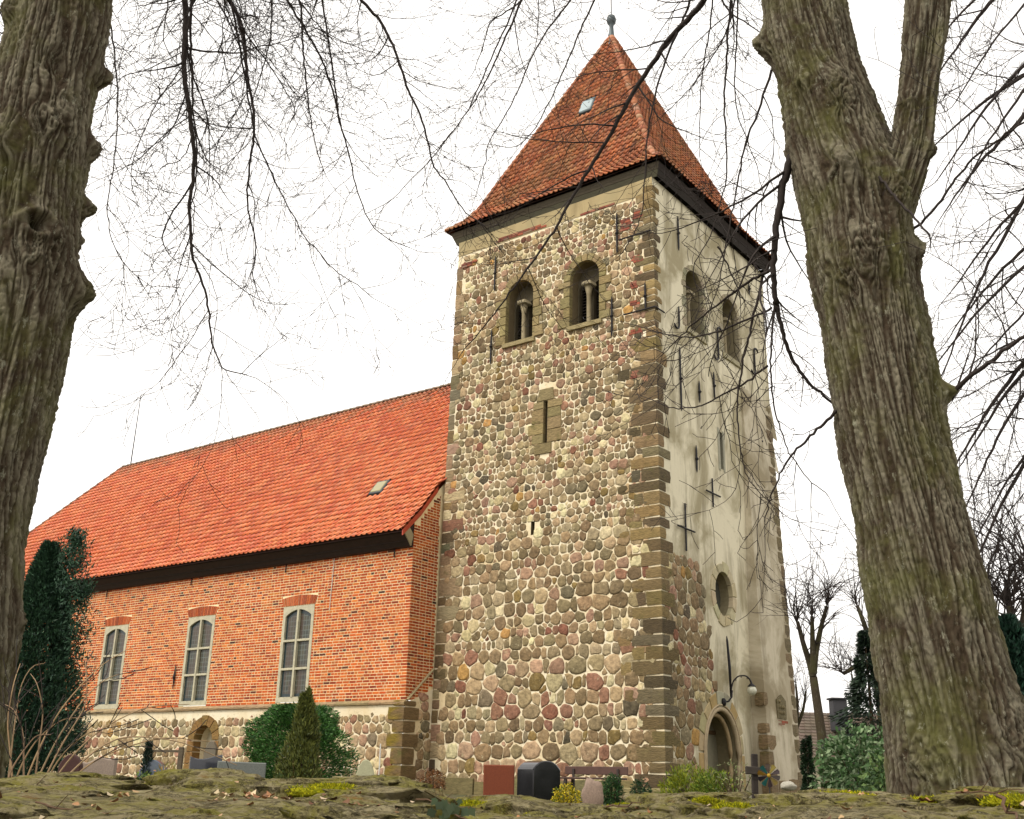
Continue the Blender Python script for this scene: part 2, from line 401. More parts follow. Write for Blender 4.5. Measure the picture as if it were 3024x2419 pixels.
def rubble(u0, u1, z0, z1, size, keep, joint=(0.004, 0.022), fillers=0.35, rows=0.055, rnd_it=2):
    """roughly coursed field stones: outlines from a weighted Voronoi pattern of jittered courses"""
    S = []; z = z0
    while z < z1:
        h = size(z) * rnd.uniform(0.72, 1.2); u = u0 - rnd.uniform(0, 0.3)
        while u < u1:
            wd = h * rnd.choice((0.55, 0.75, 0.9, 1.0, 1.15, 1.35, 1.7)) * rnd.uniform(0.88, 1.12)
            cz = z + h / 2 + rnd.gauss(0, rows) * h
            S.append((u + wd / 2, cz, (0.5 * min(wd, h * 1.2)) ** 2 * rnd.uniform(0.8, 1.12)))
            if rnd.random() < fillers: S.append((u + wd + rnd.gauss(0, 0.03), z + rnd.choice((0.0, 0.5, 1.0)) * h + rnd.gauss(0, 0.03), (h * 0.16) ** 2))
            u += wd
        z += h
    cell = 0.6; G = {}
    for i, s in enumerate(S): G.setdefault((int(s[0] // cell), int(s[1] // cell)), []).append(i)
    out = []
    for i, (u, z, w_) in enumerate(S):
        if not keep(u, z): continue
        poly = [(u - .7, z - .55), (u + .7, z - .55), (u + .7, z + .55), (u - .7, z + .55)]
        m = joint[0] + (joint[1] - joint[0]) * rnd.random() ** 1.6; gx, gz = int(u // cell), int(z // cell)
        for a in range(gx - 2, gx + 3):
            for b in range(gz - 2, gz + 3):
                for j in G.get((a, b), ()):
                    if j == i: continue
                    uj, zj, wj = S[j]; dx, dz = uj - u, zj - z; L = math.hypot(dx, dz)
                    if L < 1e-4: continue
                    t = (L * L + w_ - wj) / (2 * L) - m
                    poly = clip(poly, dx / L, dz / L, (dx * u + dz * z) / L + t)
                    if len(poly) < 3: break
                if len(poly) < 3: break
            if len(poly) < 3: break
        if len(poly) < 3: continue
        A = area(poly)
        if A < 0.0035: continue
        KA = rnd.uniform(.85, .96)
        for _ in range(rnd_it):
            q = []
            for k in range(len(poly)):
                a, b = poly[k], poly[(k + 1) % len(poly)]
                q += [(a[0] * KA + b[0] * (1 - KA), a[1] * KA + b[1] * (1 - KA)), (a[0] * (1 - KA) + b[0] * KA, a[1] * (1 - KA) + b[1] * KA)]
            poly = q
        poly = resample(poly, 11 if A > 0.05 else 9)
        sz = math.sqrt(A) * 0.038
        out.append(([(p[0] + rnd.gauss(0, sz), p[1] + rnd.gauss(0, sz)) for p in poly], A))
    return out
def slab(mp, outline, d0, d1, top=0.74, dome=1.0, tilt=0.0):
    """stone set in a wall: sides up to d1*.6, a shoulder and an uneven domed face"""
    n = len(outline); cx = sum(p[0] for p in outline) / n; cz = sum(p[1] for p in outline) / n
    tx, tz = rnd.uniform(-tilt, tilt), rnd.uniform(-tilt, tilt); v = []
    for (u, z) in outline: v.append(mp(u, z, d0))
    for (u, z) in outline: v.append(mp(u, z, d1 * 0.55))
    for (u, z) in outline:
        k = top * rnd.uniform(0.9, 1.08); a, b = cx + (u - cx) * k, cz + (z - cz) * k
        v.append(mp(a, b, d1 * rnd.uniform(0.86, 1.08) + (a - cx) * tx + (b - cz) * tz))
    v.append(mp(cx, cz, d1 * dome)); f = []
    for i in range(n):
        j = (i + 1) % n
        f += [(i, j, n + j, n + i), (n + i, n + j, 2 * n + j, 2 * n + i), (2 * n + i, 2 * n + j, 3 * n)]
    return v, f
STONE_PAL = [lin(*c) for c in ((150, 126, 94), (162, 138, 104), (138, 116, 86), (176, 152, 118), (164, 130, 106), (152, 112, 90), (134, 92, 72), (184, 150, 122),
             (152, 136, 102), (170, 154, 120), (198, 182, 138), (212, 198, 156), (126, 114, 90), (100, 90, 72), (140, 118, 74), (178, 138, 82), (126, 108, 80), (138, 122, 92))]
PAL_W = [11, 11, 9, 9, 7, 4, 2.2, 3, 9, 9, 5, 3, 5, 1.0, 3, .8, 8, 9]
def stonecol(): return jit(shade(rnd.choices(STONE_PAL, PAL_W)[0], 1.14), 0.2, 0.03)
SAND = [lin(*c) for c in ((122, 104, 70), (136, 116, 78), (106, 90, 62), (146, 122, 80), (112, 102, 76), (128, 108, 66), (94, 80, 56))]
def sandcol(): return jit(rnd.choice(SAND), 0.15, 0.05)
def emit_stones(lst, parent, nsingle, joined_name, single_name, mat, score):
    """the nsingle that show largest become objects of their own, the rest one object"""
    lst.sort(key=score, reverse=True); mb = MB()
    for i, (v, f, c, A, pos) in enumerate(lst):
        if i < nsingle:
            s = MB(); s.add(v, f, c); s.build(single_name, mat, parent, True)
        else: mb.add(v, f, c)
    if mb.n: stuff(mb.build(joined_name, mat, parent, True))
def near(pos): return float(np.sum((np.array(pos) - CAM) ** 2))
def score(s): return s[3] / near(s[4])

# ================================================================== CHURCH TOWER
HW = 18.88                                           # wall head
def Fm(u, z, d):                                      # side wall with the field stones (faces -y); slight batter
    s = z / HW; xl, xr = -8.5 + .278 * s, -.012 * s
    return (xr + (u / 8.5) * (xr - xl), .1 * s - d, z)
def Pm(v, z, d):                                      # portal wall (faces +x)
    s = z / HW
    return (-.012 * s + d, .1 * s + v * (8.72 - .1 * s) / 8.72, z)
GZ = -0.5
tower = thing('church_tower', 'tall field stone church tower with red tiled pyramid roof and belfry arches', 'church tower', (-4.2, 4.3, GZ))
bel_F = [(-5.46, 0.60), (-2.70, 0.60)]; bel_P = [(2.78, 0.64), (5.56, 0.64)]
def bel_op(c, hw): return arch_op(c, hw, 14.24, 16.53 - hw)
mbw = MB(); mrev = ('window_reveal', MT['dressed'], tower); RC = lin(126, 110, 80)
wall_panel(mbw, Fm, -8.5, 0, GZ - .3, 9.0, [rect_op(-4.74, -4.59, 7.36, 7.80)], col=RC, depth=.4, rev=mrev)
wall_panel(mbw, Fm, -8.5, 0, 9.0, 13.2, [rect_op(-4.33, -4.15, 10.36, 11.82)], col=RC, depth=.5, rev=mrev)
wall_panel(mbw, Fm, -8.5, 0, 13.2, 18.3, [bel_op(*b) for b in bel_F], col=RC, depth=.62, rev=mrev)
fwall = mbw.build('side_wall', MT['mortar'], tower)
mb = MB(); wall_panel(mb, Fm, -8.5, 0, 18.3, HW, [], d=.012); mb.build('frieze', MT['plaster_tan'], tower)
mb = MB(); mr = ('window_reveal', MT['dressed'], tower); RC = lin(150, 138, 106)
PORT = (3.5, 1.12, GZ - .3, 0.85, 1.14)              # centre, half width, foot, springing, pointedness
wall_panel(mb, Pm, 0, 8.72, GZ - .3, 3.4, [arch_op(PORT[0], PORT[1], GZ - .28, PORT[3], PORT[4])], col=RC, depth=.75, rev=mr)
wall_panel(mb, Pm, 0, 8.72, 3.4, 8.5, [circ_op(4.05, 5.68, .64, .74)], col=RC, depth=.55, rev=mr)
wall_panel(mb, Pm, 0, 8.72, 8.5, 13.2, [rect_op(4.25, 4.47, 9.88, 11.18)], col=RC, depth=.5, rev=mr)
wall_panel(mb, Pm, 0, 8.72, 13.2, HW, [bel_op(*b) for b in bel_P], col=RC, depth=.62, rev=mr)
pwall = mb.build('portal_wall', MT['plaster'], tower)
mb = MB()                                              # the two walls turned away
a, b, c = Fm(-8.5, GZ - .3, 0), Fm(-8.5, HW, 0), Pm(8.72, HW, 0); e = Pm(8.72, GZ - .3, 0)
bx, by = a[0], e[1]
mb.add([a, b, (b[0], c[1], HW), (bx, by, GZ - .3)], [(0, 1, 2, 3)]); mb.add([e, c, (b[0], c[1], HW), (bx, by, GZ - .3)], [(3, 2, 1, 0)])
mb.build('rear_wall', MT['mortar'], tower)

def in_any(u, z):
    for (c, hw) in bel_F:
        if abs(u - c) < hw + .22 and 14.08 < z < 16.53 + .25 and (z < 16.53 - hw or math.hypot(u - c, z - 16.53 + hw) < hw + .22): return True
    if -4.80 < u < -3.69 and 9.95 < z < 12.35 and abs(u + 4.24) < .3: return True
    if -4.85 < u < -4.48 and 7.25 < z < 7.9: return True
    return False
def qa(z): return 0.42
fst = []
for (ol, A) in rubble(-8.5, 0, GZ - .6, 18.6, lambda z: .42 - .012 * min(z, 11) - .002 * z, lambda u, z: -8.2 < u < -.38 and z < 18.25 and not in_any(u, z), fillers=.3):
    ol = [(min(max(p[0], -8.49), -.02), min(p[1], 18.42)) for p in ol]
    d = rnd.uniform(.008, .03) * (0.7 if A < .03 else 1); v, f = slab(Fm, ol, -.03, d, tilt=.05)
    c = stonecol(); cz = sum(p[1] for p in ol) / len(ol)
    if cz > 12 and rnd.random() < .4: c = shade(c, rnd.uniform(.85, 1.05))
    fst.append((v, f, c, A, v[-1]))
emit_stones(fst, fwall, 255, 'field_stones', 'field_stone', MT['stone'], score)
# field stones laid bare beside the portal
def pk(v, z):
    if z > 6.55 - .05 * v or v < .35: return False
    lim = np.interp(z, [-1, .85, 1.8, 2.4, 2.75, 3.7, 5.0, 6.0, 6.6], [2.05, 2.02, 2.3, 2.95, 3.2, 3.15, 3.0, 2.65, 2.5])
    return v < lim - .06 + .08 * math.sin(z * 5)
pst = []
for (ol, A) in rubble(0, 3.6, GZ - .6, 6.7, lambda z: .40 - .006 * z, pk, fillers=.3):
    v, f = slab(Pm, ol, -.03, rnd.uniform(.008, .024), tilt=.03); pst.append((v, f, stonecol(), A, v[-1]))
emit_stones(pst, pwall, 45, 'field_stones', 'field_stone', MT['stone'], score)
# red brick repairs high on the side wall
mbk = []
def brick_row(mp, u0, u1, z, d, h=.075, parent=None, lst=None):
    u = u0
    while u < u1:
        L = rnd.choice((.13, .26, .26)); c = jit(lin(*rnd.choice(((168, 92, 66), (150, 82, 62), (132, 74, 58), (160, 106, 84), (140, 112, 90)))), .2)
        P = [mp(u, z, 0), ]; v = []
        for dd in (-.02, d + rnd.uniform(-.006, .006)):
            v += [mp(u, z, dd), mp(u + L - .015, z, dd), mp(u + L - .015, z + h, dd), mp(u, z + h, dd)]
        s = MB(); s.add(v, [(4, 5, 6, 7), (0, 1, 5, 4), (1, 2, 6, 5), (2, 3, 7, 6), (3, 0, 4, 7)], c); s.build('repair_brick', MT['brick'], parent or fwall)
        u += L
for k in range(2): brick_row(Fm, -6.7 + .15 * k, -4.5 - .3 * k, 18.34 + .09 * k, .03)
for k in range(1): brick_row(Fm, -2.9 + .1 * k, -1.6, 18.3 + .09 * k, .03)
brick_row(Fm, -8.3, -7.7, 17.86, .045); brick_row(Fm, -8.4, -7.9, 17.77, .045)
for k in range(5): brick_row(Fm, -1.28 + .05 * (k % 2), -.98, 17.2 + .088 * k, .03)
for (u, z, n, L) in ((-.95, 15.0, 3, .3), (-.95, 14.4, 2, .3), (-.95, 11.9, 3, .3), (-.8, 17.5, 4, .3), (-1.0, 13.4, 2, .3), (-.85, 15.9, 3, .25)):
    for k in range(n): brick_row(Fm, u + rnd.uniform(0, .1), u + L, z + .088 * k, .03)

# corner blocks shared by both walls
z = GZ - .1; k = 0
while z < 18.6:
    h = rnd.uniform(.30, .46) if z < 13 else rnd.uniform(.2, .36); s = z / HW
    a = (.92 if k % 2 else .55) * rnd.uniform(.85, 1.15); b = (.5 if k % 2 else .85) * rnd.uniform(.85, 1.15)
    if z > 6.5: b *= .8
    if z > 13: a *= .7; b *= .75
    if z + h > 18.6: h = 18.6 - z
    v, f = roughbox(-a, .03 - .012 * s, -.032 + .1 * s, b, z + .011, z + h - .011, .014, .012)
    c = sandcol()
    if z > 9: c = tuple(x * y for x, y in zip(c, (1.3, 1.3, 1.32)))
    mq = MB(); mq.add(v, f, c); mq.build('corner_block', MT['quoin'], tower)
    if rnd.random() < .45 and z < 12.5:                # a second block butted against the long one
        a2 = a + rnd.uniform(.3, .5); v, f = roughbox(-a2, -a - .02, -.026 + .1 * s, .2, z + .02, z + h - .02, .012, .012)
        mq = MB(); mq.add(v, f, jit(sandcol(), .2)); mq.build('corner_block', MT['quoin'], tower)
    z += h; k += 1
# left edge blocks
z = GZ - .1
while z < 17.7:
    h = rnd.uniform(.3, .62); s = z / HW; x0 = -8.5 + .278 * s; a = rnd.uniform(.25, .55) if rnd.random() < .85 else .9
    v, f = roughbox(x0 - .015, x0 + a, -.03 + .1 * s, .3, z + .013, z + h - .013, .014, .012)
    mq = MB(); mq.add(v, f, jit(rnd.choice((sandcol(), stonecol(), stonecol(), stonecol())), .12)); mq.build('edge_block', MT['quoin'], tower)
    z += h
# base course
x = -7.9
while x < -1.2:
    L = rnd.uniform(.7, 1.3); v, f = roughbox(x, min(x + L - .02, -.9), -.10, .2, GZ - .2, -.02 + rnd.uniform(-.12, .05), .016, .02)
    mq = MB(); mq.add(v, f, jit(lin(138, 128, 84), .15)); mq.build('plinth_block', MT['quoin'], tower); x += L
mb = MB(); bevbox(mb, -2.2, .3, -.42, .1, GZ - .2, -.18, .03, lin(150, 138, 96)); bevbox(mb, -2.3, .38, -.62, .1, GZ - .2, -.32, .03, lin(140, 130, 90)); mb.build('plinth_step', MT['quoin'], tower)

# arch rings, jambs and sills
def block(mp, pts, d1, parent, name, col, mat='quoin', d0=-.12):
    n = len(pts); cx = sum(q[0] for q in pts) / n; cz = sum(q[1] for q in pts) / n
    v = [mp(u, z, d0) for (u, z) in pts] + [mp(u, z, d1 - .012) for (u, z) in pts]
    v += [mp(cx + (u - cx) * .93, cz + (z - cz) * .93, d1 + rnd.uniform(-.004, .006)) for (u, z) in pts]
    f = [tuple(range(2 * n, 3 * n))]
    for i in range(n):
        j = (i + 1) % n; f += [(i, j, n + j, n + i), (n + i, n + j, 2 * n + j, 2 * n + i)]
    s = MB(); s.add(v, f, col); return s.build(name, MT[mat], parent)
def ring(mp, c, zs, r0, r1, n, d1, parent, name, colf, mat='quoin', k=1.0, a0=0, a1=math.pi, d0=-.12):
    for i in range(n):
        b0 = a0 + (a1 - a0) * (i + .04) / n; b1 = a0 + (a1 - a0) * (i + .96) / n; ro = r1 * rnd.uniform(.96, 1.05) if r1 - r0 > .2 else r1
        pts = [(c + r0 * math.cos(b), zs + k * r0 * math.sin(b)) for b in np.linspace(b0, b1, 4)] + [(c + ro * math.cos(b), zs + k * ro * math.sin(b)) for b in np.linspace(b1, b0, 4)]
        block(mp, pts, d1, parent, name, colf(), mat, d0)
def belfry(mp, c, hw, wallname, tint=1.0, ringmat='quoin'):
    zs = 16.53 - hw; win = MB()
    # inner wall with twin arches set back in the opening
    o1 = arch_op(c - hw * .5, hw * .40, 14.3, 15.95 - hw * .40); o2 = arch_op(c + hw * .5, hw * .40, 14.3, 15.95 - hw * .40)
    wall_panel(win, mp, c - hw - .02, c + hw + .02, 14.2, 16.56, [o1, o2], lin(98, 88, 66), .25, -.46)
    wn = win.build('belfry_window', MT['dressed'], tower)
    s = MB(); B = mp(c, 14.26, -.26)
    lathe(s, [(.13, 0), (.13, .06), (.10, .1), (.085, .14), (.08, 1.12), (.095, 1.15), (.09, 1.18), (.15, 1.42)], B, 14, lin(160, 146, 114))
    q = mp(c, 15.68, -.24); bevbox(s, q[0] - .18, q[0] + .18, q[1] - .2, q[1] + .2, 15.68, 15.82, .02, lin(164, 150, 118)); s.build('column', MT['dressed'], wn, True)
    for (a, b) in ((c - hw * .5 - hw * .40, c - hw * .5 + hw * .40), (c + hw * .5 - hw * .40, c + hw * .5 + hw * .40)):
        zz = 14.36; sl = MB()
        while zz < 15.95:
            sl.add([mp(a - .02, zz, -.60), mp(b + .02, zz, -.60), mp(b + .02, zz + .12, -.74), mp(a - .02, zz + .12, -.74)], [(0, 1, 2, 3), (3, 2, 1, 0)], lin(70, 62, 54)); zz += .11
        sl.build('louvre', MT['oldwood'], wn)
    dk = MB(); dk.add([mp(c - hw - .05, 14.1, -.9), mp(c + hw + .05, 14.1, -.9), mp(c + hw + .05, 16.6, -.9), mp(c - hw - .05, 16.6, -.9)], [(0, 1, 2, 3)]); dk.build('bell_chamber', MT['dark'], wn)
    return zs
for (c, hw) in bel_F:
    zs = belfry(Fm, c, hw, 'side')
    ring(Fm, c, zs, hw - .006, hw + .24, 9, .055, tower, 'voussoir', lambda: jit(lin(160, 142, 98), .14))
    for sgn in (-1, 1):
        zz = 14.24; i = 0
        while zz < zs - .05:
            h = min(rnd.uniform(.26, .42), zs - zz); L = .26 if i % 2 else rnd.uniform(.36, .5)
            u0, u1 = sorted((c + sgn * (hw - .006), c + sgn * (hw + L)))
            block(Fm, [(u0, zz + .008), (u1, zz + .008), (u1, zz + h - .008), (u0, zz + h - .008)], .055, tower, 'jamb_block', jit(lin(158, 140, 96), .15)); zz += h; i += 1
    block(Fm, [(c - hw - .1, 14.08), (c + hw + .1, 14.08), (c + hw + .1, 14.24), (c - hw - .1, 14.24)], .10, tower, 'window_sill', lin(166, 150, 108), d0=-.4)
for (c, hw) in bel_P:
    zs = belfry(Pm, c, hw, 'portal')
    ring(Pm, c, zs, hw - .006, hw + .2, 9, .02, tower, 'voussoir', lambda: jit(lin(172, 162, 132), .2))
    for sgn in (-1, 1):
        zz = 14.24; i = 0
        while zz < zs - .05:
            h = min(rnd.uniform(.3, .5), zs - zz); L = .16 if i % 2 else .28; u0, u1 = sorted((c + sgn * (hw - .006), c + sgn * (hw + L)))
            block(Pm, [(u0, zz + .01), (u1, zz + .01), (u1, zz + h - .01), (u0, zz + h - .01)], .018, tower, 'jamb_block', jit(lin(176, 166, 136), .15)); zz += h; i += 1
    block(Pm, [(c - hw - .1, 14.06), (c + hw + .1, 14.06), (c + hw + .1, 14.24), (c - hw - .1, 14.24)], .07, tower, 'window_sill', lin(190, 180, 146), d0=-.4)
# slit window of the side wall
sl = [(-4.33, -4.15)]
for sgn, e in ((-1, -4.33), (1, -4.15)):
    zz = 10.36; i = 0
    while zz < 11.8:
        h = min(rnd.uniform(.32, .5), 11.82 - zz); L = rnd.uniform(.38, .62); u0, u1 = sorted((e - sgn * .006, e + sgn * L))
        block(Fm, [(u0, zz + .008), (u1, zz + .008), (u1, zz + h - .008), (u0, zz + h - .008)], .035, tower, 'jamb_block', jit(lin(154, 136, 94), .15)); zz += h; i += 1
block(Fm, [(-4.62, 11.83), (-3.9, 11.83), (-3.95, 12.25), (-4.5, 12.25)], .04, tower, 'lintel_block', lin(150, 134, 94))
block(Fm, [(-4.66, 10.0), (-3.98, 10.0), (-3.98, 10.35), (-4.66, 10.35)], .045, tower, 'window_sill', lin(142, 126, 86))
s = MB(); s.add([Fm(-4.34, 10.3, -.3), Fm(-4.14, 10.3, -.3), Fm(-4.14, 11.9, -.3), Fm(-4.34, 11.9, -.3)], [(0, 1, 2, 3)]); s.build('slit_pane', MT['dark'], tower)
s = MB(); q = Fm(-4.2, 10.4, -.1); bevbox(s, q[0] - .03, q[0] + .0, q[1] - .02, q[1] + .02, 10.4, 11.45, .005, lin(70, 66, 66)); s.build('slit_frame', MT['oldwood'], tower)
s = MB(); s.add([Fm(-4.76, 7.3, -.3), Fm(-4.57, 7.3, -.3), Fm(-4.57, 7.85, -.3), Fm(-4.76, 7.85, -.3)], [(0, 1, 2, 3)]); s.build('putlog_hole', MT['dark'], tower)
# slit window, oculus and portal of the portal wall
for (a, b, zz0, zz1) in ((4.10, 4.25, 9.8, 11.3), (4.47, 4.6, 9.8, 11.25)): block(Pm, [(a, zz0), (b, zz0), (b, zz1), (a, zz1)], .02, tower, 'jamb_block', lin(176, 172, 150), 'dressed')
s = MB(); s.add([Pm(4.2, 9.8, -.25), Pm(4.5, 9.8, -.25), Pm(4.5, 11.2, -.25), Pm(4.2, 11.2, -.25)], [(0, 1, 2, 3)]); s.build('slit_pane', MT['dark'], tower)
ring(Pm, 4.05, 5.68, .632, .90, 12, .035, tower, 'oculus_block', lambda: jit(lin(206, 192, 154), .08), 'dressed', 1.12, 0, 2 * math.pi)
s = MB(); n = 24; s.add([Pm(4.05 + .66 * math.cos(2 * math.pi * i / n), 5.68 + .77 * math.sin(2 * math.pi * i / n), -.42) for i in range(n)], [tuple(range(n))], lin(92, 92, 84)); s.build('oculus_pane', MT['polished'], tower)
pc, phw, _, pzs, pkk = PORT
ring(Pm, pc, pzs, phw + .02, phw + .40, 9, .03, tower, 'portal_block', lambda: jit(rnd.choice((lin(198, 180, 136), lin(186, 160, 108), lin(190, 184, 156))), .08), 'dressed', pkk)
for sgn in (-1, 1):
    zz = GZ - .2
    for h in (.5, .52, .5): 
        h = min(h, pzs - zz); u0, u1 = sorted((pc + sgn * (phw + .02), pc + sgn * (phw + .38)))
        if h > .02: block(Pm, [(u0, zz + .005), (u1, zz + .005), (u1, zz + h - .005), (u0, zz + h - .005)], .03, tower, 'portal_block', jit(lin(190, 164, 112), .1), 'dressed')
        zz += h
def arc_path(hw, d, z0=GZ - .2):
    P = [Pm(pc + hw, z, d) for z in np.linspace(z0, pzs, 5)[:-1]]
    P += [Pm(pc + hw * math.cos(a), pzs + pkk * hw * math.sin(a), d) for a in np.linspace(0, math.pi, 23)]
    return P + [Pm(pc - hw, z, d) for z in np.linspace(pzs, z0, 5)[1:]]
s = MB(); tube(s, arc_path(phw + .0, .0), .075, 8, lin(196, 176, 142)); tube(s, arc_path(phw - .14, -.2), .07, 8, lin(184, 160, 120)); tube(s, arc_path(phw + .10, .045), .03, 6, lin(196, 176, 142)); s.build('portal_moulding', MT['dressed'], tower, True)
s = MB(); s.add([Pm(1.6, GZ - .2, -.74), Pm(3.3, GZ - .2, -.74), Pm(3.3, 2.6, -.74), Pm(1.6, 2.6, -.74)], [(0, 1, 2, 3)], lin(92, 72, 46))
dr = s.build('portal_door', MT['oldwood'], tower)
s = MB(); bevbox(s, -.72, -.62, 3.3, 3.42, GZ - .2, 2.6, .01, lin(170, 140, 80)); bevbox(s, -.70, -.66, 1.7, 5.2, 1.42, 1.54, .01, lin(104, 80, 52)); s.build('door_rail', MT['wood'], dr)
s = MB(); s.add([Pm(3.42, GZ - .2, -.7), Pm(5.2, GZ - .2, -.7), Pm(5.2, 2.6, -.7), Pm(3.42, 2.6, -.7)], [(0, 1, 2, 3)], lin(150, 144, 120)); s.build('inner_door_leaf', MT['wood'], tower)
s = MB(); s.add([Pm(2.36, .55, -.35), Pm(2.36, .55, -.62), Pm(2.36, 1.35, -.62), Pm(2.36, 1.35, -.35)], [(0, 1, 2, 3), (3, 2, 1, 0)], lin(170, 172, 160)); s.build('notice_board', MT['wood'], tower)
# battered buttress at the far end of the portal wall
def But(v, z): return max(0.02, .58 * (1 - max(0, z) / 13.6)) 
s = MB(); zs_ = np.linspace(GZ - .3, 13.4, 12)
def bl(z): return 5.62 + .05 * z * .9
for i in range(11):
    z0, z1 = zs_[i], zs_[i + 1]; a0, a1 = bl(z0), bl(z1); r0, r1 = np.interp(z0, [0, 13.4], [8.12, 8.66]), np.interp(z1, [0, 13.4], [8.12, 8.66]); x0, x1 = But(0, z0), But(0, z1)
    s.add([(0, a0, z0), (x0, a0, z0), (x1, a1, z1), (0, a1, z1)], [(0, 1, 2, 3)]); s.add([(x0, a0, z0), (x0, r0, z0), (x1, r1, z1), (x1, a1, z1)], [(0, 1, 2, 3)]); s.add([(x0, r0, z0), (0, r0 + .6, z0), (0, r1 + .1, z1), (x1, r1, z1)], [(0, 1, 2, 3)])
but = s.build('buttress', MT['plaster_grey'], tower)
z = GZ - .1
while z < 13:
    h = rnd.uniform(.35, .6); x = But(0, z); r = np.interp(z, [0, 13.4], [8.12, 8.66]); L = rnd.uniform(.25, .6)
    v, f = roughbox(x - .25, x + .015, r - L, r + .03, z + .01, z + h - .01, .012, .02); q = MB(); q.add(v, f, jit(lin(132, 116, 86), .15)); q.build('edge_block', MT['quoin'], but); z += h
for (y0, y1, z0, z1) in ((5.60, 6.15, GZ, .35), (5.6, 6.0, .37, 1.0), (5.62, 6.3, 1.02, 1.5), (5.64, 5.95, 2.35, 2.8), (6.2, 7.0, GZ, .15), (7.05, 7.8, GZ, .2), (5.62, 5.9, 1.52, 1.85)):
    x = But(0, z1); v, f = roughbox(x - .3, x + .035, y0 - .02, y1, z0, z1 - .015, .012, .02); q = MB(); q.add(v, f, jit(lin(146, 124, 90), .14)); q.build('buttress_block', MT['quoin'], but)
x = But(0, 2.3)
q = MB(); v = [(x + d, y, zz) for d in (0, .045) for (y, zz) in ((6.55, 2.02), (7.25, 2.02), (7.25, 2.6), (6.9, 2.78), (6.55, 2.6))]
q.add(v, [(5, 6, 7, 8, 9)] + [(i, (i + 1) % 5, 5 + (i + 1) % 5, 5 + i) for i in range(5)], lin(128, 116, 84)); pl = q.build('carved_plaque', MT['quoin'], tower)
for k in range(7):
    q = MB(); yy = 6.68 + .16 * (k % 3) + .06 * rnd.random(); zz = 2.15 + .17 * (k // 3); lathe(q, [(.0, 0), (.05, .02), (.055, .07), (.03, .12), (.0, .13)], (x + .045, yy, zz), 8, lin(140, 126, 92)); q.build('relief', MT['quoin'], pl, True)
for k in range(3): brick_row(lambda u, z, d: (x + d, u, z), 6.62, 7.15, 1.72 + .085 * k, .02, parent=but)

# iron wall anchors
def anchor(mp, u, z0, z1, d=.05):
    s = MB(); m = (z0 + z1) / 2
    tube(s, [mp(u, z0, d), mp(u, z0 + .12, d), mp(u, m - .06, d), mp(u, m, d + .02), mp(u, m + .06, d), mp(u, z1 - .12, d), mp(u, z1, d)], [.012, .03, .034, .06, .034, .03, .012], 6); s.build('wall_anchor', MT['iron'], tower)
for (u, z0, z1) in ((-6.62, 16.4, 17.8), (-1.37, 16.4, 17.9), (-6.66, 13.6, 14.95), (-1.59, 13.5, 14.9), (-.31, 14.1, 15.07)): anchor(Fm, u, z0, z1, .07)
for (y, z0, z1) in ((1.66, 16.85, 18.15), (1.5, 11.1, 13.3), (2.8, 11.76, 12.53), (3.92, 12.2, 13.2), (7.6, 11.1, 12.3), (2.42, 9.3, 10.2), (7.3, 17.4, 17.9)): anchor(Pm, y, z0, z1, .05)
for (yc, z0, z1, sgn) in ((1.5, 13.9, 15.0, -1), (4.35, 13.75, 15.05, 0), (7.4, 14.2, 15.3, 0)):
    s = MB(); r = .17; P = []
    for a in np.linspace(-.9 * math.pi, 0, 8): P.append(Pm(yc - r + r * math.cos(a), z0 + r + r * math.sin(a), .06))
    P += [Pm(yc, zz, .06) for zz in np.linspace(z0 + r + .1, z1 - r - .1, 4)]
    if sgn == 0: P += [Pm(yc + r - r * math.cos(a), z1 - r + r * math.sin(a), .06) for a in np.linspace(0, .9 * math.pi, 8)]
    tube(s, P, [.02] + [.036] * (len(P) - 2) + [.02], 6); s.build('wall_anchor', MT['iron'], tower, True)
for (y, z0, z1, hw_, zc) in ((3.48, 8.4, 9.35, .5, 8.84), (1.53, 6.62, 8.1, .55, 7.3)):
    s = MB(); tube(s, [Pm(y, z0, .05), Pm(y, z1, .05)], .028, 6); tube(s, [Pm(y - hw_, zc, .075), Pm(y + hw_, zc, .075)], .028, 6); s.build('wall_cross_anchor', MT['iron'], tower)
for (u0, u1, z) in ((-1.27, -.05, 16.87), (-1.12, .04, 14.13)):
    s = MB(); tube(s, [Fm(u0, z, .085), Fm(u1, z, .085)], .026, 6)
    if z < 15: tube(s, [Fm(.06, z, .085), Pm(.5, z, .07)], .026, 6)
    s.build('iron_band', MT['iron'], tower)
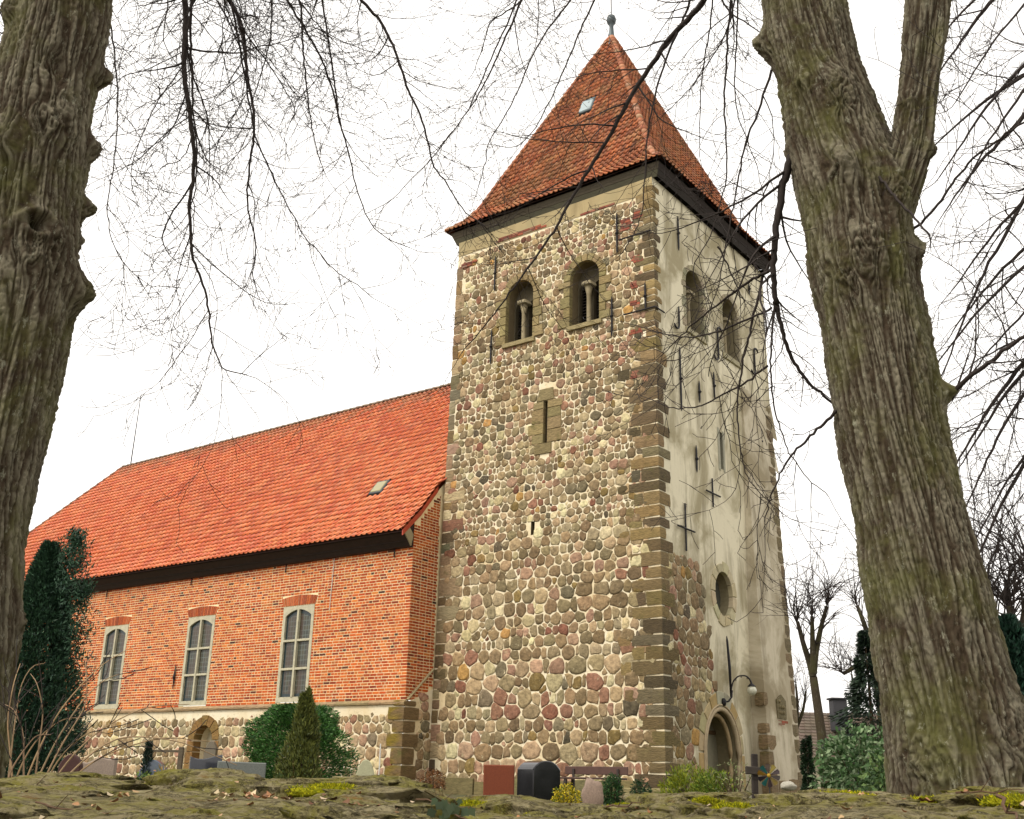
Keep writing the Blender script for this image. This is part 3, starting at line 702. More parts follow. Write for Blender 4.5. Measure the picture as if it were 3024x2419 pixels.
# ------------------------------------------------------------------ pantile roofs
def pantile(W, L):
    """one pantile: x across, y up the slope, z off the slope; flat pan and a roll on the right"""
    us = [-.01, .12 * W, .35 * W, .58 * W, .72 * W, .86 * W, 1.0 * W, 1.08 * W]
    hs = [.026, .006, .0, .012, .046, .062, .046, .018]
    v = [(u, 0, h + .062) for u, h in zip(us, hs)] + [(u, L, h) for u, h in zip(us, hs)] + [(u, 0.004, h + .044) for u, h in zip(us, hs)]
    n = len(us); f = []
    for i in range(n - 1): f += [(i, i + 1, n + i + 1, n + i), (2 * n + i, 2 * n + i + 1, i + 1, i)]
    f.append((2 * n - 1, n - 1, 3 * n - 1))
    return v, f
def roof_tiles(parent, face, W, gauge, smax, lim, colf, mat, nsingle, skip=None, name='roof_tile', s0=0.0):
    """face(u, s) -> (point, across, upslope, normal); lim(s) -> (umin, umax)"""
    tv, tf = pantile(W, gauge + .07); mb = MB(); cand = []
    var = []
    for k in range(10):
        m_ = MB(); m_.add(tv, tf, colf(None)); var.append(m_.mesh(name, mat, True))
    s = s0; r = 0
    while s < smax:
        a, b = lim(s); a2, b2 = lim(min(s + gauge, smax)); k0 = math.floor(a / W); k1 = math.ceil(b / W)
        for k in range(k0, k1):
            u = k * W
            if skip and skip(u + W / 2, s + gauge / 2): continue
            p, ax, up, no = face(u, s)
            dz = rnd.gauss(0, .004); yw = rnd.gauss(0, .008)
            inside = u > max(a, a2) + .02 and u + W < min(b, b2) - .02
            if inside: cand.append((near(p), p, ax, up, no, dz, yw, s)); continue
            vv = []
            for (x, y, zz) in tv:
                lo, hi = lim(s + y); uu = min(max(u + x, lo), hi); P = np.array(p) + ax * (uu - u) + up * y + no * (zz + dz); vv.append(tuple(P))
            mb.add(vv, tf, colf(s))
        s += gauge; r += 1
    cand.sort(key=lambda c: c[0])
    for i, (_, p, ax, up, no, dz, yw, ss) in enumerate(cand):
        if i < nsingle:
            X = ax + up * yw; M = Matrix(((X[0], up[0], no[0], p[0] + no[0] * dz), (X[1], up[1], no[1], p[1] + no[1] * dz), (X[2], up[2], no[2], p[2] + no[2] * dz), (0, 0, 0, 1)))
            link(name, rnd.choice(var), parent, M)
        else:
            P = np.array(tv); Q = np.array(p) + P[:, :1] * ax + P[:, 1:2] * (up - ax * yw) + (P[:, 2:3] + dz) * no
            mb.add([tuple(q) for q in Q], tf, colf(ss))
    stuff(mb.build(name + 's', mat, parent, True))
def ridge_caps(parent, P0, P1, step, r, colf, mat, name='ridge_tile', upv=(0, 0, 1)):
    P0, P1 = np.array(P0, float), np.array(P1, float); L = np.linalg.norm(P1 - P0); d = (P1 - P0) / L
    side = np.cross(d, upv); side /= np.linalg.norm(side); nn = np.cross(side, d); n = int(L / step)
    for i in range(n):
        a = P0 + d * (i * L / n); b = P0 + d * ((i + 1) * L / n + .05); v = []
        for (q, rr, lift) in ((a, r * 1.12, .02), (b, r, 0.0)):
            for k in range(7):
                t_ = math.pi * (k / 6); v.append(tuple(q + side * (rr * math.cos(t_)) + nn * (rr * math.sin(t_) * .8 + lift - .02)))
        f = [(k, k + 1, 8 + k, 7 + k) for k in range(6)] + [tuple(range(6, -1, -1))]
        s = MB(); s.add(v, f, colf(None)); s.build(name, mat, parent, True)

# tower roof: pyramid with swept eaves
EZ = HW + .45; TC = np.array([-4.11, 4.41]); EH = 4.50; AP = 29.0
TOLD = [lin(*c) for c in ((206, 122, 72), (196, 112, 66), (214, 136, 86), (184, 106, 66), (200, 126, 86), (172, 106, 70), (208, 142, 98))]
def tcol(s):
    c = jit(rnd.choice(TOLD), .16, .06)
    return c
prof = [(0.0, EH, EZ + .06), (.55, EH - .42, EZ + .50), (1.15, EH - .80, EZ + 1.10), (1.9, EH - 1.15, EZ + 1.95)]
ssum = 0; PR = [(0, EH + .08, EZ + .02)]
for (_, h_, z_) in prof[1:] + [(0, .06, AP)]:
    q = PR[-1]; ssum = q[0] + math.hypot(h_ - q[1], z_ - q[2]); PR.append((ssum, h_, z_))
PRs = np.array([q[0] for q in PR]); PRh = np.array([q[1] for q in PR]); PRz = np.array([q[2] for q in PR])
def rp(s): return float(np.interp(s, PRs, PRh)), float(np.interp(s, PRs, PRz))
mbd = MB()
roof = None
dirs = [np.array([0., -1.]), np.array([1., 0.]), np.array([0., 1.]), np.array([-1., 0.])]
deck = MB()
for d in dirs:
    t_ = np.array([-d[1], d[0]])
    for i in range(len(PR) - 1):
        (s0_, h0, z0), (s1_, h1, z1) = PR[i], PR[i + 1]; v = []
        for (h_, z_, sg) in ((h0, z0, -1), (h0, z0, 1), (h1, z1, 1), (h1, z1, -1)):
            q = TC + d * (h_ - .03) + t_ * h_ * sg; v.append((q[0], q[1], z_ - .02))
        deck.add(v, [(0, 1, 2, 3)], lin(90, 60, 45))
roof = deck.build('roof', MT['oldwood'], tower)
SKYL = (.05, 5.9)                                        # roof light position on the front slope (u, s)
for di, d in enumerate(dirs):
    t_ = np.array([-d[1], d[0]])
    def face(u, s, d=d, t_=t_):
        h_, z_ = rp(s); h2, z2 = rp(s + .2); q = TC + d * h_ + t_ * u
        up = np.array([d[0] * (h2 - h_), d[1] * (h2 - h_), z2 - z_]); up /= np.linalg.norm(up); ax = np.array([t_[0], t_[1], 0.])
        return np.array([q[0], q[1], z_]), ax, up, np.cross(ax, up)
    sk = (lambda u, s: abs(u - SKYL[0]) < .34 and abs(s - SKYL[1]) < .5) if di == 0 else None
    roof_tiles(roof, face, .205, .265, ssum - .25, lambda s: (-rp(s)[0], rp(s)[0]), tcol, MT['tile_old'], (230, 70, 0, 0)[di], sk)
    if di == 0:
        p, ax, up, no = face(SKYL[0], SKYL[1] - .42); q = MB()
        M = Matrix(((ax[0], up[0], no[0], p[0]), (ax[1], up[1], no[1], p[1]), (ax[2], up[2], no[2], p[2]), (0, 0, 0, 1)))
        bevbox(q, -.33, .33, 0, .84, -.02, .07, .02, lin(120, 124, 122), M); so = q.build('roof_light_frame', MT['lead'], roof)
        q = MB(); bevbox(q, -.26, .26, .07, .76, .02, .10, .02, (1, 1, 1), M); q.build('roof_light_pane', MT['mirror'], so)
hipc = lambda s: jit(rnd.choice((lin(196, 120, 80), lin(200, 136, 98), lin(180, 104, 70), lin(188, 140, 106))), .12)
for (sx, sy) in ((1, -1), (-1, -1), (1, 1), (-1, 1)):
    for i in range(len(PR) - 1):
        (s0_, h0, z0), (s1_, h1, z1) = PR[i], PR[i + 1]
        ridge_caps(roof, (TC[0] + sx * h0, TC[1] + sy * h0, z0 + .05), (TC[0] + sx * h1, TC[1] + sy * h1, z1 + .05), .30, .11, hipc, MT['tile_old'], 'hip_tile')
# slanted eaves boards
mbb = MB()
for di, d in enumerate(dirs):
    t_ = np.array([-d[1], d[0]])
    for k in range(2):
        v = []
        for (o, zz) in ((.0 + .09 * k, HW - .02 + .23 * k), (.085 + .09 * k, HW + .20 + .23 * k)):
            for sg in (-1, 1): q = TC + d * (4.27 + o) + t_ * (4.27 + o + .0) * sg; v.append((q[0], q[1], zz))
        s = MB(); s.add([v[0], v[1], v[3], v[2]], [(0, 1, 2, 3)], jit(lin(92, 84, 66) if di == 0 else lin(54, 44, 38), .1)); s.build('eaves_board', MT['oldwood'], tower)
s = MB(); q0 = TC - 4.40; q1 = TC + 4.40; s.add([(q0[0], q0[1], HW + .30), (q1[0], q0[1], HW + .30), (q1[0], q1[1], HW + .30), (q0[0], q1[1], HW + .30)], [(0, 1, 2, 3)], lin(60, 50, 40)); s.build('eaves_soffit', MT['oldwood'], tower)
# finial
s = MB(); c = (TC[0], TC[1], AP - .55)
lathe(s, [(.36, 0), (.27, .2), (.17, .45), (.11, .8), (.085, 1.15), (.10, 1.2), (.10, 1.25), (.17, 1.32), (.20, 1.45), (.20, 1.52), (.16, 1.66), (.08, 1.72), (.03, 1.76)], c, 14, (1, 1, 1)); fin = s.build('finial', MT['lead'], tower, True)
s = MB(); tube(s, [(TC[0], TC[1], AP + 1.15), (TC[0], TC[1], AP + 4.2)], .022, 6); s.build('lightning_rod', MT['iron'], fin)

# ================================================================== CHURCH NAVE
NY = -1.27; NX1 = -8.5; NX0 = -40.0; LZ = 2.28; WZ = 7.2
def Nm(u, z, d): return (u, NY - d, z)
def Rm(v, z, d): return (NX1 + d, v, z)
nave = thing('church_nave', 'long brick church nave with orange pantile roof and stone plinth', 'church', (-22, 2, GZ))
WIN = [(-24.58, 1.60), (-19.12, 1.60), (-13.75, 1.57)]
nops = [rect_op(c - w_ / 2, c + w_ / 2, 2.32, 5.63) for (c, w_) in WIN]
s = MB(); wall_panel(s, Nm, NX0, NX1, LZ, WZ, nops, depth=.2); 
s.add([Rm(NY, LZ, 0), Rm(.3, LZ, 0), Rm(.3, 9.8, 0), Rm(NY, WZ + .9, 0)], [(0, 1, 2, 3)])
s.add([(NX0, NY, LZ), (NX0, 10.5, LZ), (NX0, 10.5, WZ), (NX0, NY, WZ)], [(0, 1, 2, 3)])
bwall = s.build('brick_wall', MT['mortar_brick'], nave)
NICHE = (-18.18, .52)
s = MB(); wall_panel(s, lambda u, z, d: (u, NY - .05 - d, z), NX0, NX1, GZ - .3, LZ - .12, [arch_op(NICHE[0], NICHE[1], GZ - .2, 1.62 - NICHE[1])], depth=.55)
s.add([Rm(NY - .05, GZ - .3, .02), Rm(.2, GZ - .3, .02), Rm(.2, LZ + .5, .02), Rm(NY - .05, LZ - .12, .02)], [(0, 1, 2, 3)])
plinth = s.build('plinth_wall', MT['mortar'], nave)
s = MB(); s.add([Nm(NICHE[0] - .6, GZ - .2, -.5), Nm(NICHE[0] + .6, GZ - .2, -.5), Nm(NICHE[0] + .6, 1.7, -.5), Nm(NICHE[0] - .6, 1.7, -.5)], [(0, 1, 2, 3)]); s.build('niche_back', MT['plaster'], nave)
ring(lambda u, z, d: (u, NY - .05 - d, z), NICHE[0], 1.62 - NICHE[1], NICHE[1] - .006, NICHE[1] + .34, 7, .05, nave, 'niche_stone', lambda: jit(lin(150, 116, 64), .16), 'quoin', d0=-.3)
for sgn in (-1, 1):
    zz = GZ
    for h in (.42, .38, .4, .4):
        h = min(h, 1.08 - zz)
        if h > .05:
            u0, u1 = sorted((NICHE[0] + sgn * (NICHE[1] - .006), NICHE[0] + sgn * (NICHE[1] + rnd.uniform(.28, .42)))); block(lambda u, z, d: (u, NY - .05 - d, z), [(u0, zz + .01), (u1, zz + .01), (u1, zz + h - .01), (u0, zz + h - .01)], .05, nave, 'niche_stone', jit(lin(146, 110, 60), .15), 'quoin', -.3)
        zz += h
# string course between plinth and brickwork
for i, (a, b) in enumerate(zip(np.arange(NX0, NX1 + .01, 1.5), np.arange(NX0 + 1.5, NX1 + 1.6, 1.5))):
    b = min(b, NX1 + .06); v = []
    if b - a < .05: continue
    for u in (a + .004, b - .004):
        v += [(u, NY + .02, LZ - .16), (u, NY - .13, LZ - .13 + rnd.uniform(-.01, .01)), (u, NY - .14, LZ - .07), (u, NY - .01, LZ + .015)]
    q = MB(); q.add(v, [(0, 1, 5, 4), (1, 2, 6, 5), (2, 3, 7, 6), (0, 3, 2, 1), (4, 5, 6, 7)], jit(lin(176, 152, 112), .1)); q.build('string_course', MT['quoin'], nave)
s = MB(); tube(s, [Rm(NY + .05, LZ + .0, .03), Rm(-.02, LZ + 1.05, .03)], .04, 6, lin(190, 172, 130)); s.build('weathering_fillet', MT['dressed'], nave)
# field stones of the plinth
nst = []
def Npl(u, z, d): return (u, NY - .05 - d, z)
def nk(u, z): return NX0 + 6 < u < NX1 - .55 and z < LZ - .3 and not (abs(u - NICHE[0]) < NICHE[1] + .2 and z < 1.95 and (z < 1.1 or math.hypot(u - NICHE[0], z - 1.1) < NICHE[1] + .3))
PALE = lambda: shade(stonecol(), 1.12)
for (ol, A) in rubble(NX0 + 5, NX1, GZ - .6, LZ - .1, lambda z: .36, nk, joint=(.008, .028), fillers=.3):
    ol = [(p[0], min(p[1], LZ - .18)) for p in ol]
    v, f = slab(Npl, ol, -.03, rnd.uniform(.01, .03), tilt=.04); nst.append((v, f, PALE(), A, v[-1]))
emit_stones(nst, plinth, 260, 'field_stones', 'field_stone', MT['stone'], score)
rst = []
for (ol, A) in rubble(NY, .0, GZ - .1, LZ + .3, lambda z: .30, lambda v, z: NY + .6 < v < -.05 and z < LZ - .05 + (v - NY) * .25, joint=(.006, .018), fillers=.3):
    ol = [(min(p[0], -.01), p[1]) for p in ol]
    v, f = slab(lambda u, z, d: Rm(u, z, d + .02), ol, -.03, rnd.uniform(.02, .04)); rst.append((v, f, stonecol(), A, v[-1]))
emit_stones(rst, plinth, 40, 'field_stones', 'field_stone', MT['stone'], score)
# big mossy corner blocks of the nave
z = GZ - .1; k = 0
while z < LZ - .05:
    h = min(rnd.uniform(.38, .58), LZ - z); a = .62 if k % 2 else .42; b = .62 if k % 2 else .46
    v, f = roughbox(NX1 - a, NX1 + .07, NY - .13, NY + b, z + .01, z + h - .01, .016, .015)
    col = [(*(lin(140, 118, 40) if p[0] < NX1 - .2 and rnd.random() < .8 else lin(128, 104, 68)),) for p in v]
    q = MB(); q.add(v, f, col); q.build('corner_block', MT['quoin'], nave); z += h; k += 1

# brickwork
BP = [lin(*c) for c in ((214, 100, 34), (202, 88, 28), (222, 114, 42), (190, 78, 26), (172, 70, 28), (206, 114, 54), (150, 60, 28), (106, 52, 32), (84, 48, 34), (228, 130, 56))]
BW = [11, 11, 10, 9, 6, 5, 3, 1.0, .5, 3]
def bcol(): return jit(rnd.choices(BP, BW)[0], .14, .05)
bc = []                                              # (wall, u, z, len, colour)
PH = .0955; BH = .073
def roof_z(y): return float(np.interp(y, [-1.85, -1.0, -.2, 4.6], [7.62, 8.46, 9.45, 15.36]))
def cut(u, L, z):
    """what is left of a brick beside the windows and their flat arches"""
    seg = [(u, u + L)]
    for (c, w_) in WIN:
        h = None
        if z + BH > 2.32 and z < 5.635: h = w_ / 2 + .008
        elif 5.635 <= z < 5.98: h = .842 + .085 * (z - 5.635) / .36
        if h:
            out = []
            for (a, b) in seg:
                if b <= c - h or a >= c + h: out.append((a, b))
                else: out += [q for q in ((a, c - h), (c + h, b)) if q[1] - q[0] > .02]
            seg = out
    return seg
row = 0; z = LZ + .02
while z < WZ:
    heads = (row % 2 == 1); u = NX1 - rnd.uniform(0, .02); first = True
    while u > NX0 + 4:
        L = (.135 if heads else .285) if rnd.random() > .12 else (.285 if heads else .135)
        if first: L = .285 if heads else .21
        first = False
        for (p0, p1) in cut(u - L, L, z): bc.append(('N', p0, z, p1 - p0, bcol()))
        u -= L + .021
    v = NY + .0; first = True
    while v < 0:
        L = (.285 if heads else .135); 
        if first: L = .135 if heads else .285
        first = False; L = min(L, .0 - v - .005)
        if L > .03 and z > LZ + max(0, (v + L - NY)) * .8 - .55: bc.append(('R', v, z, L, tuple(x * y for x, y in zip(bcol(), (.8, .74, .72)))))  # return bricks darkened in colour, painting the shade of the side turned from the light
        v += L + .021
    z += PH; row += 1
while z < 9.6:                                       # gable above the eaves, only on the return
    v = NY; heads = row % 2
    while v < 0:
        L = .285 if heads == (row % 2) and rnd.random() < .5 else .135; L = min(L, -v - .005)
        if L > .03 and z + BH < roof_z(v + .02) - .25: bc.append(('R', v, z, L, tuple(x * y for x, y in zip(bcol(), (.8, .74, .72)))))  # same painted shade on the return bricks up here
        v += L + .021
    z += PH; row += 1
def brickv(L, h=BH, d=.005, D=.06): return [(0, -d, 0), (L, -d, 0), (L, -d, h), (0, -d, h), (0, D, 0), (L, D, 0), (L, D, h), (0, D, h)]
BF = [(0, 1, 2, 3), (4, 0, 3, 7), (1, 5, 6, 2), (3, 2, 6, 7), (0, 4, 5, 1)]
bvar = {}
for L in (.285, .135):
    for i in range(10):
        q = MB(); q.add(brickv(L), BF, jit(BP[i], .05)); bvar[(L, i)] = q.mesh('brick', MT['brick'])
def bpos(b): return (b[1], NY, b[2]) if b[0] == 'N' else (NX1, b[1], b[2])
bc.sort(key=lambda b: near(bpos(b)) + (0 if b[0] == 'N' else 200))
mbj = MB(); ns = 0
for b in bc:
    d = rnd.uniform(-.003, .003); th = rnd.gauss(0, .006)
    if b[0] == 'N': M = Matrix.Translation((b[1], NY - d, b[2])) @ Matrix.Rotation(th, 4, 'Y')
    else: M = Matrix.Translation((NX1 + d, b[1], b[2])) @ Matrix.Rotation(math.pi / 2, 4, 'Z')
    key = (round(b[3], 3), min(range(10), key=lambda i: abs(BP[i][0] - b[4][0]) + abs(BP[i][1] - b[4][1])))
    if ns < 270 and key in bvar and b[2] > 2.6: link('brick', bvar[key], bwall, M); ns += 1
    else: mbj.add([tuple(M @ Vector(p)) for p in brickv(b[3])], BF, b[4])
stuff(mbj.build('bricks', MT['brick'], bwall))
for (c, w_) in WIN:                                  # flat arches of bricks on end
    n = 17
    for i in range(n):
        t0 = -.92 + 1.84 * i / n; t1 = -.92 + 1.84 * (i + .78) / n
        z0 = 5.645; v = []
        for d in (-.06, .016 + rnd.uniform(-.003, .003)):
            v += [Nm(c + t0 * .90, z0, d), Nm(c + t1 * .90, z0, d), Nm(c + t1 * 1.0, z0 + .36 - .10 * t1 * t1, d), Nm(c + t0 * 1.0, z0 + .36 - .10 * t0 * t0, d)]
        q = MB(); q.add(v, [(4, 5, 6, 7), (0, 1, 5, 4), (1, 2, 6, 5), (2, 3, 7, 6), (3, 0, 4, 7)], jit(rnd.choice((lin(196, 98, 48), lin(180, 88, 44), lin(168, 84, 50), lin(204, 112, 66))), .15)); q.build('arch_brick', MT['brick'], bwall)
# windows: painted surround with segmental head, mullion, two transoms, six leaded panes
for (c, w_) in WIN:
    h = w_ / 2; zi0, zi1, rise = 2.50, 5.28, .22; g = h - .13
    arc = lambda u: zi1 + rise * (1 - (u / g) ** 2)
    q = MB(); N = 12
    us = np.linspace(-g, g, N + 1)
    def ng(u, z, d): return Nm(c + u, z, d)
    for D in (.02,):
        for (a, b, z0, z1) in ((-h, -g, 2.33, 5.62), (g, h, 2.33, 5.62), (-g, g, 2.33, zi0)): q.add([ng(a, z0, D), ng(b, z0, D), ng(b, z1, D), ng(a, z1, D)], [(0, 1, 2, 3)])
        for i in range(N): q.add([ng(us[i], arc(us[i]), D), ng(us[i + 1], arc(us[i + 1]), D), ng(us[i + 1], 5.62, D), ng(us[i], 5.62, D)], [(0, 1, 2, 3)])
    for (a, z0, z1) in ((-g, zi0, zi1), (g, zi0, zi1)): q.add([ng(a, z0, .02), ng(a, z1, .02), ng(a, z1, -.12), ng(a, z0, -.12)], [(0, 1, 2, 3)])
    for i in range(N): q.add([ng(us[i], arc(us[i]), .02), ng(us[i + 1], arc(us[i + 1]), .02), ng(us[i + 1], arc(us[i + 1]), -.12), ng(us[i], arc(us[i]), -.12)], [(0, 1, 2, 3)])
    q.add([ng(-g, zi0, .02), ng(g, zi0, .02), ng(g, zi0 + .03, -.12), ng(-g, zi0 + .03, -.12)], [(0, 1, 2, 3)])
    for (a, b) in ((-h, -h), (h, h)): q.add([ng(a, 2.33, .02), ng(a, 5.62, .02), ng(a, 5.62, -.05), ng(a, 2.33, -.05)], [(0, 1, 2, 3)])
    wn = q.build('window', MT['cream'], nave)
    q = MB(); bevbox(q, c - .045, c + .045, NY - .045, NY + .08, zi0, zi1 + rise + .01, .008); q.build('mullion', MT['cream'], wn)
    zs3 = [zi0, zi0 + .95, zi0 + 1.92]
    for zz in zs3[1:]:
        for (a, b) in ((-g, -.048), (.048, g)): q = MB(); bevbox(q, c + a, c + b, NY - .035, NY + .08, zz - .04, zz + .04, .008); q.build('transom', MT['cream'], wn)
    for (a, b, e0, e1) in ((-g, -.045, 1, 0), (.045, g, 0, 1)):
        for i in range(3):
            z0 = zs3[i] + (.04 if i else .0); z1 = zs3[i + 1] - .04 if i < 2 else None
            q = MB(); xs = np.linspace(a, b, 7); cl = .12
            top = (lambda u: z1) if z1 else arc
            # border strip carries the attribute that tints the outer quarries
            grid = sorted(set([a, b] + [(a + cl) if e0 else (b - cl)])); zz_ = [z0] + ([z0 + cl] if i == 0 else [])
            for j in range(6):
                u0, u1 = xs[j], xs[j + 1]; edge = (e0 and j == 0) or (e1 and j == 5)
                lo = z0
                if i == 0: q.add([ng(u0, z0, -.06), ng(u1, z0, -.06), ng(u1, z0 + cl, -.06), ng(u0, z0 + cl, -.06)], [(0, 1, 2, 3)], (1., 1., 1.)); lo = z0 + cl
                t0, t1 = top(u0), top(u1); k = .14 if i == 2 else 0
                q.add([ng(u0, lo, -.06), ng(u1, lo, -.06), ng(u1, t1 - k, -.06), ng(u0, t0 - k, -.06)], [(0, 1, 2, 3)], (1., 1., 1.) if edge else (0., 0., 0.))
                if k: q.add([ng(u0, t0 - k, -.06), ng(u1, t1 - k, -.06), ng(u1, t1, -.06), ng(u0, t0, -.06)], [(0, 1, 2, 3)], (1., 1., 1.))
            q.build('pane', MT['glass'], wn)
# nave roof
NR = [(-1.86, 7.60), (-1.0, 8.44), (-.2, 9.43), (4.6, 15.41)]
RS = [0]
for a, b in zip(NR[:-1], NR[1:]): RS.append(RS[-1] + math.hypot(b[0] - a[0], b[1] - a[1]))
NRy = [q[0] for q in NR]; NRz = [q[1] for q in NR]
RX0 = -35.0                                           # ridge end, hipped beyond
def nlim(s):
    y = float(np.interp(s, RS, NRy)); k = (4.6 - y) / (4.6 + 1.86)
    return (RX0 - 5.3 * k, NX1 + (.03 if y < .1 else .27))
dk = MB()
for i in range(len(NR) - 1):
    a, b = NR[i], NR[i + 1]; la, lb = nlim(RS[i] + .001), nlim(RS[i + 1] - .001)
    dk.add([(la[0], a[0], a[1] - .03), (NX1, a[0], a[1] - .03), (NX1, b[0], b[1] - .03), (lb[0], b[0], b[1] - .03)], [(0, 1, 2, 3)], lin(70, 44, 32))
    ya, yb = 9.2 - a[0], 9.2 - b[0]
    dk.add([(la[0], ya, a[1] - .03), (NX1, ya, a[1] - .03), (NX1, yb, b[1] - .03), (lb[0], yb, b[1] - .03)], [(3, 2, 1, 0)], lin(180, 90, 60))
    dk.add([(la[0], a[0], a[1] - .03), (lb[0], b[0], b[1] - .03), (lb[0], yb, b[1] - .03), (la[0], ya, a[1] - .03)], [(0, 1, 2, 3)], lin(180, 90, 60))
nroof = dk.build('roof', MT['oldwood'], nave)
NC = [lin(*c) for c in ((246, 134, 74), (240, 124, 66), (250, 148, 90), (234, 114, 62), (244, 140, 92), (226, 110, 66))]
def ncol(s):
    c = jit(rnd.choice(NC), .06, .03)
    if s is not None and s > RS[-1] - rnd.uniform(.3, 1.4): c = tuple(a * .55 + b * .45 for a, b in zip(c, lin(150, 120, 84)))
    return c
def nface(u, s):
    y, z_ = float(np.interp(s, RS, NRy)), float(np.interp(s, RS, NRz)); y2, z2 = float(np.interp(s + .15, RS, NRy)), float(np.interp(s + .15, RS, NRz))
    if s + .15 > RS[-1]: y, z0_ = y, z_; y2, z2 = y + .62, z_ + .78
    up = np.array([0, y2 - y, z2 - z_]); up /= np.linalg.norm(up); ax = np.array([1., 0, 0]); return np.array([u, y, z_]), ax, up, np.cross(ax, up)
def nzx(px, py):                                     # where a picture point meets the roof slope
    v = FW + (px - 1512) / FPX * RT - (py - 1209.5) / FPX * UP; n = np.array([0, -.78, .62]); P = np.array([0, -.2, 9.43]); k = ((P - CAM) @ n) / (v @ n); return CAM + v * k
LIGHTS = []
for (px, py) in ((1122, 1443), (232, 1603)):
    q = nzx(px, py); LIGHTS.append((q[0], RS[2] + math.hypot(q[1] + .2, q[2] - 9.43) * (1 if q[1] > -.2 else -1)))
def nskip(u, s): return any(abs(u - a) < .30 and abs(s - b) < .42 for (a, b) in LIGHTS)
roof_tiles(nroof, nface, .25, .29, RS[-1] - .12, nlim, ncol, MT['tile'], 300, nskip)
for (a, b) in LIGHTS:
    p, ax, up, no = nface(a, b - .36); q = MB()
    M = Matrix(((ax[0], up[0], no[0], p[0]), (ax[1], up[1], no[1], p[1]), (ax[2], up[2], no[2], p[2]), (0, 0, 0, 1)))
    bevbox(q, -.32, .32, 0, .74, -.02, .09, .02, lin(140, 130, 100), M); so = q.build('roof_light_frame', MT['lead'], nroof)
    q = MB(); bevbox(q, -.25, .25, .07, .66, .02, .115, .02, lin(168, 158, 110), M); q.build('roof_light_pane', MT['polished'], so)
ridge_caps(nroof, (RX0, 4.6, 15.43), (NX1 + .25, 4.6, 15.43), .40, .13, lambda s: jit(lin(128, 104, 78), .15), MT['tile_old'])
for i in range(len(NR) - 1):
    a, b = NR[i], NR[i + 1]; ridge_caps(nroof, (nlim(RS[i] + .001)[0], a[0], a[1] + .05), (nlim(RS[i + 1] - .001)[0], b[0], b[1] + .05), .4, .12, lambda s: jit(lin(150, 104, 76), .15), MT['tile_old'], 'hip_tile')
for i in range(2):                                   # verge edging
    a, b = NR[i], NR[i + 1]; v = []
    for (y, z_) in (a, b): v += [(NX1 + .0, y, z_ - .16), (NX1 + .045, y, z_ - .16), (NX1 + .045, y, z_ + .03), (NX1 + .0, y, z_ + .03)]
    q = MB(); q.add(v, [(0, 1, 5, 4), (1, 2, 6, 5), (2, 3, 7, 6), (0, 3, 2, 1), (4, 5, 6, 7)], lin(196, 76, 48)); q.build('verge_tile', MT['tile'], nroof)
# boarded eaves
v = []
prof_ = [(NY + .02, WZ - .05), (NY - .14, WZ - .03), (NY - .26, WZ + .12), (NY - .50, WZ + .36)]
for u in (NX0, NX1 - .02): v += [(u, y, z_) for (y, z_) in prof_] + [(u, NY - .2, WZ + .75), (u, NY + .02, WZ + .8)]
q = MB(); q.add(v, [(i, i + 1, 7 + i, 6 + i) for i in range(5)] + [tuple(range(5, -1, -1)), tuple(range(6, 12))]); q.build('eaves_board', MT['fascia'], nave)
q = MB(); tube(q, [(NX0, NY - .27, WZ + .13), (NX1 - .02, NY - .27, WZ + .13)], .018, 5); q.build('eaves_moulding', MT['fascia'], nave)
q = MB(); q.add([(NX1 - .019, y, z_) for (y, z_) in prof_[1:]] + [(NX1 - .019, NY - .30, WZ + .62), (NX1 - .019, NY - .05, WZ + .35)] + [(NX1 + .03, y, z_) for (y, z_) in prof_[1:]] + [(NX1 + .03, NY - .30, WZ + .62), (NX1 + .03, NY - .05, WZ + .35)], [tuple(range(5, 10)), tuple(range(4, -1, -1))] + [(i, (i + 1) % 5, 5 + (i + 1) % 5, 5 + i) for i in range(5)], lin(170, 156, 120)); q.build('eaves_end_stone', MT['dressed'], nave)
for u in (-9.3, -14.6, -20.0, -25.6): q = MB(); tube(q, [(u, NY - .04, WZ - .02), (u, NY - .05, WZ - .32)], .022, 5); q.build('wall_anchor', MT['iron'], nave)
q = MB(); tube(q, [(-20.35, NY - .05, 2.98), (-20.34, NY - .05, 3.3), (-20.34, NY - .07, 3.42), (-20.34, NY - .05, 3.55), (-20.33, NY - .05, 3.88)], [.012, .035, .05, .035, .012], 6); q.build('wall_anchor', MT['iron'], nave)
q = MB(); tube(q, [(-12.15, NY - .03, 7.15), (-12.17, NY - .03, 6.3), (-12.2, NY - .03, 5.35)], .012, 5); q.build('white_cable', MT['white'], nave)
q = MB(); tube(q, [(NX1 - .75, NY - .22, .95), (NX1 - .72, NY - .24, .2), (NX1 - .75, NY - .26, GZ)], .022, 6); q.build('white_conduit', MT['white'], nave)
q = MB(); tube(q, [(-34.4, 4.6, 15.4), (-34.36, 4.6, 19.5)], [.035, .02], 6); q.build('lightning_rod', MT['iron'], nave)
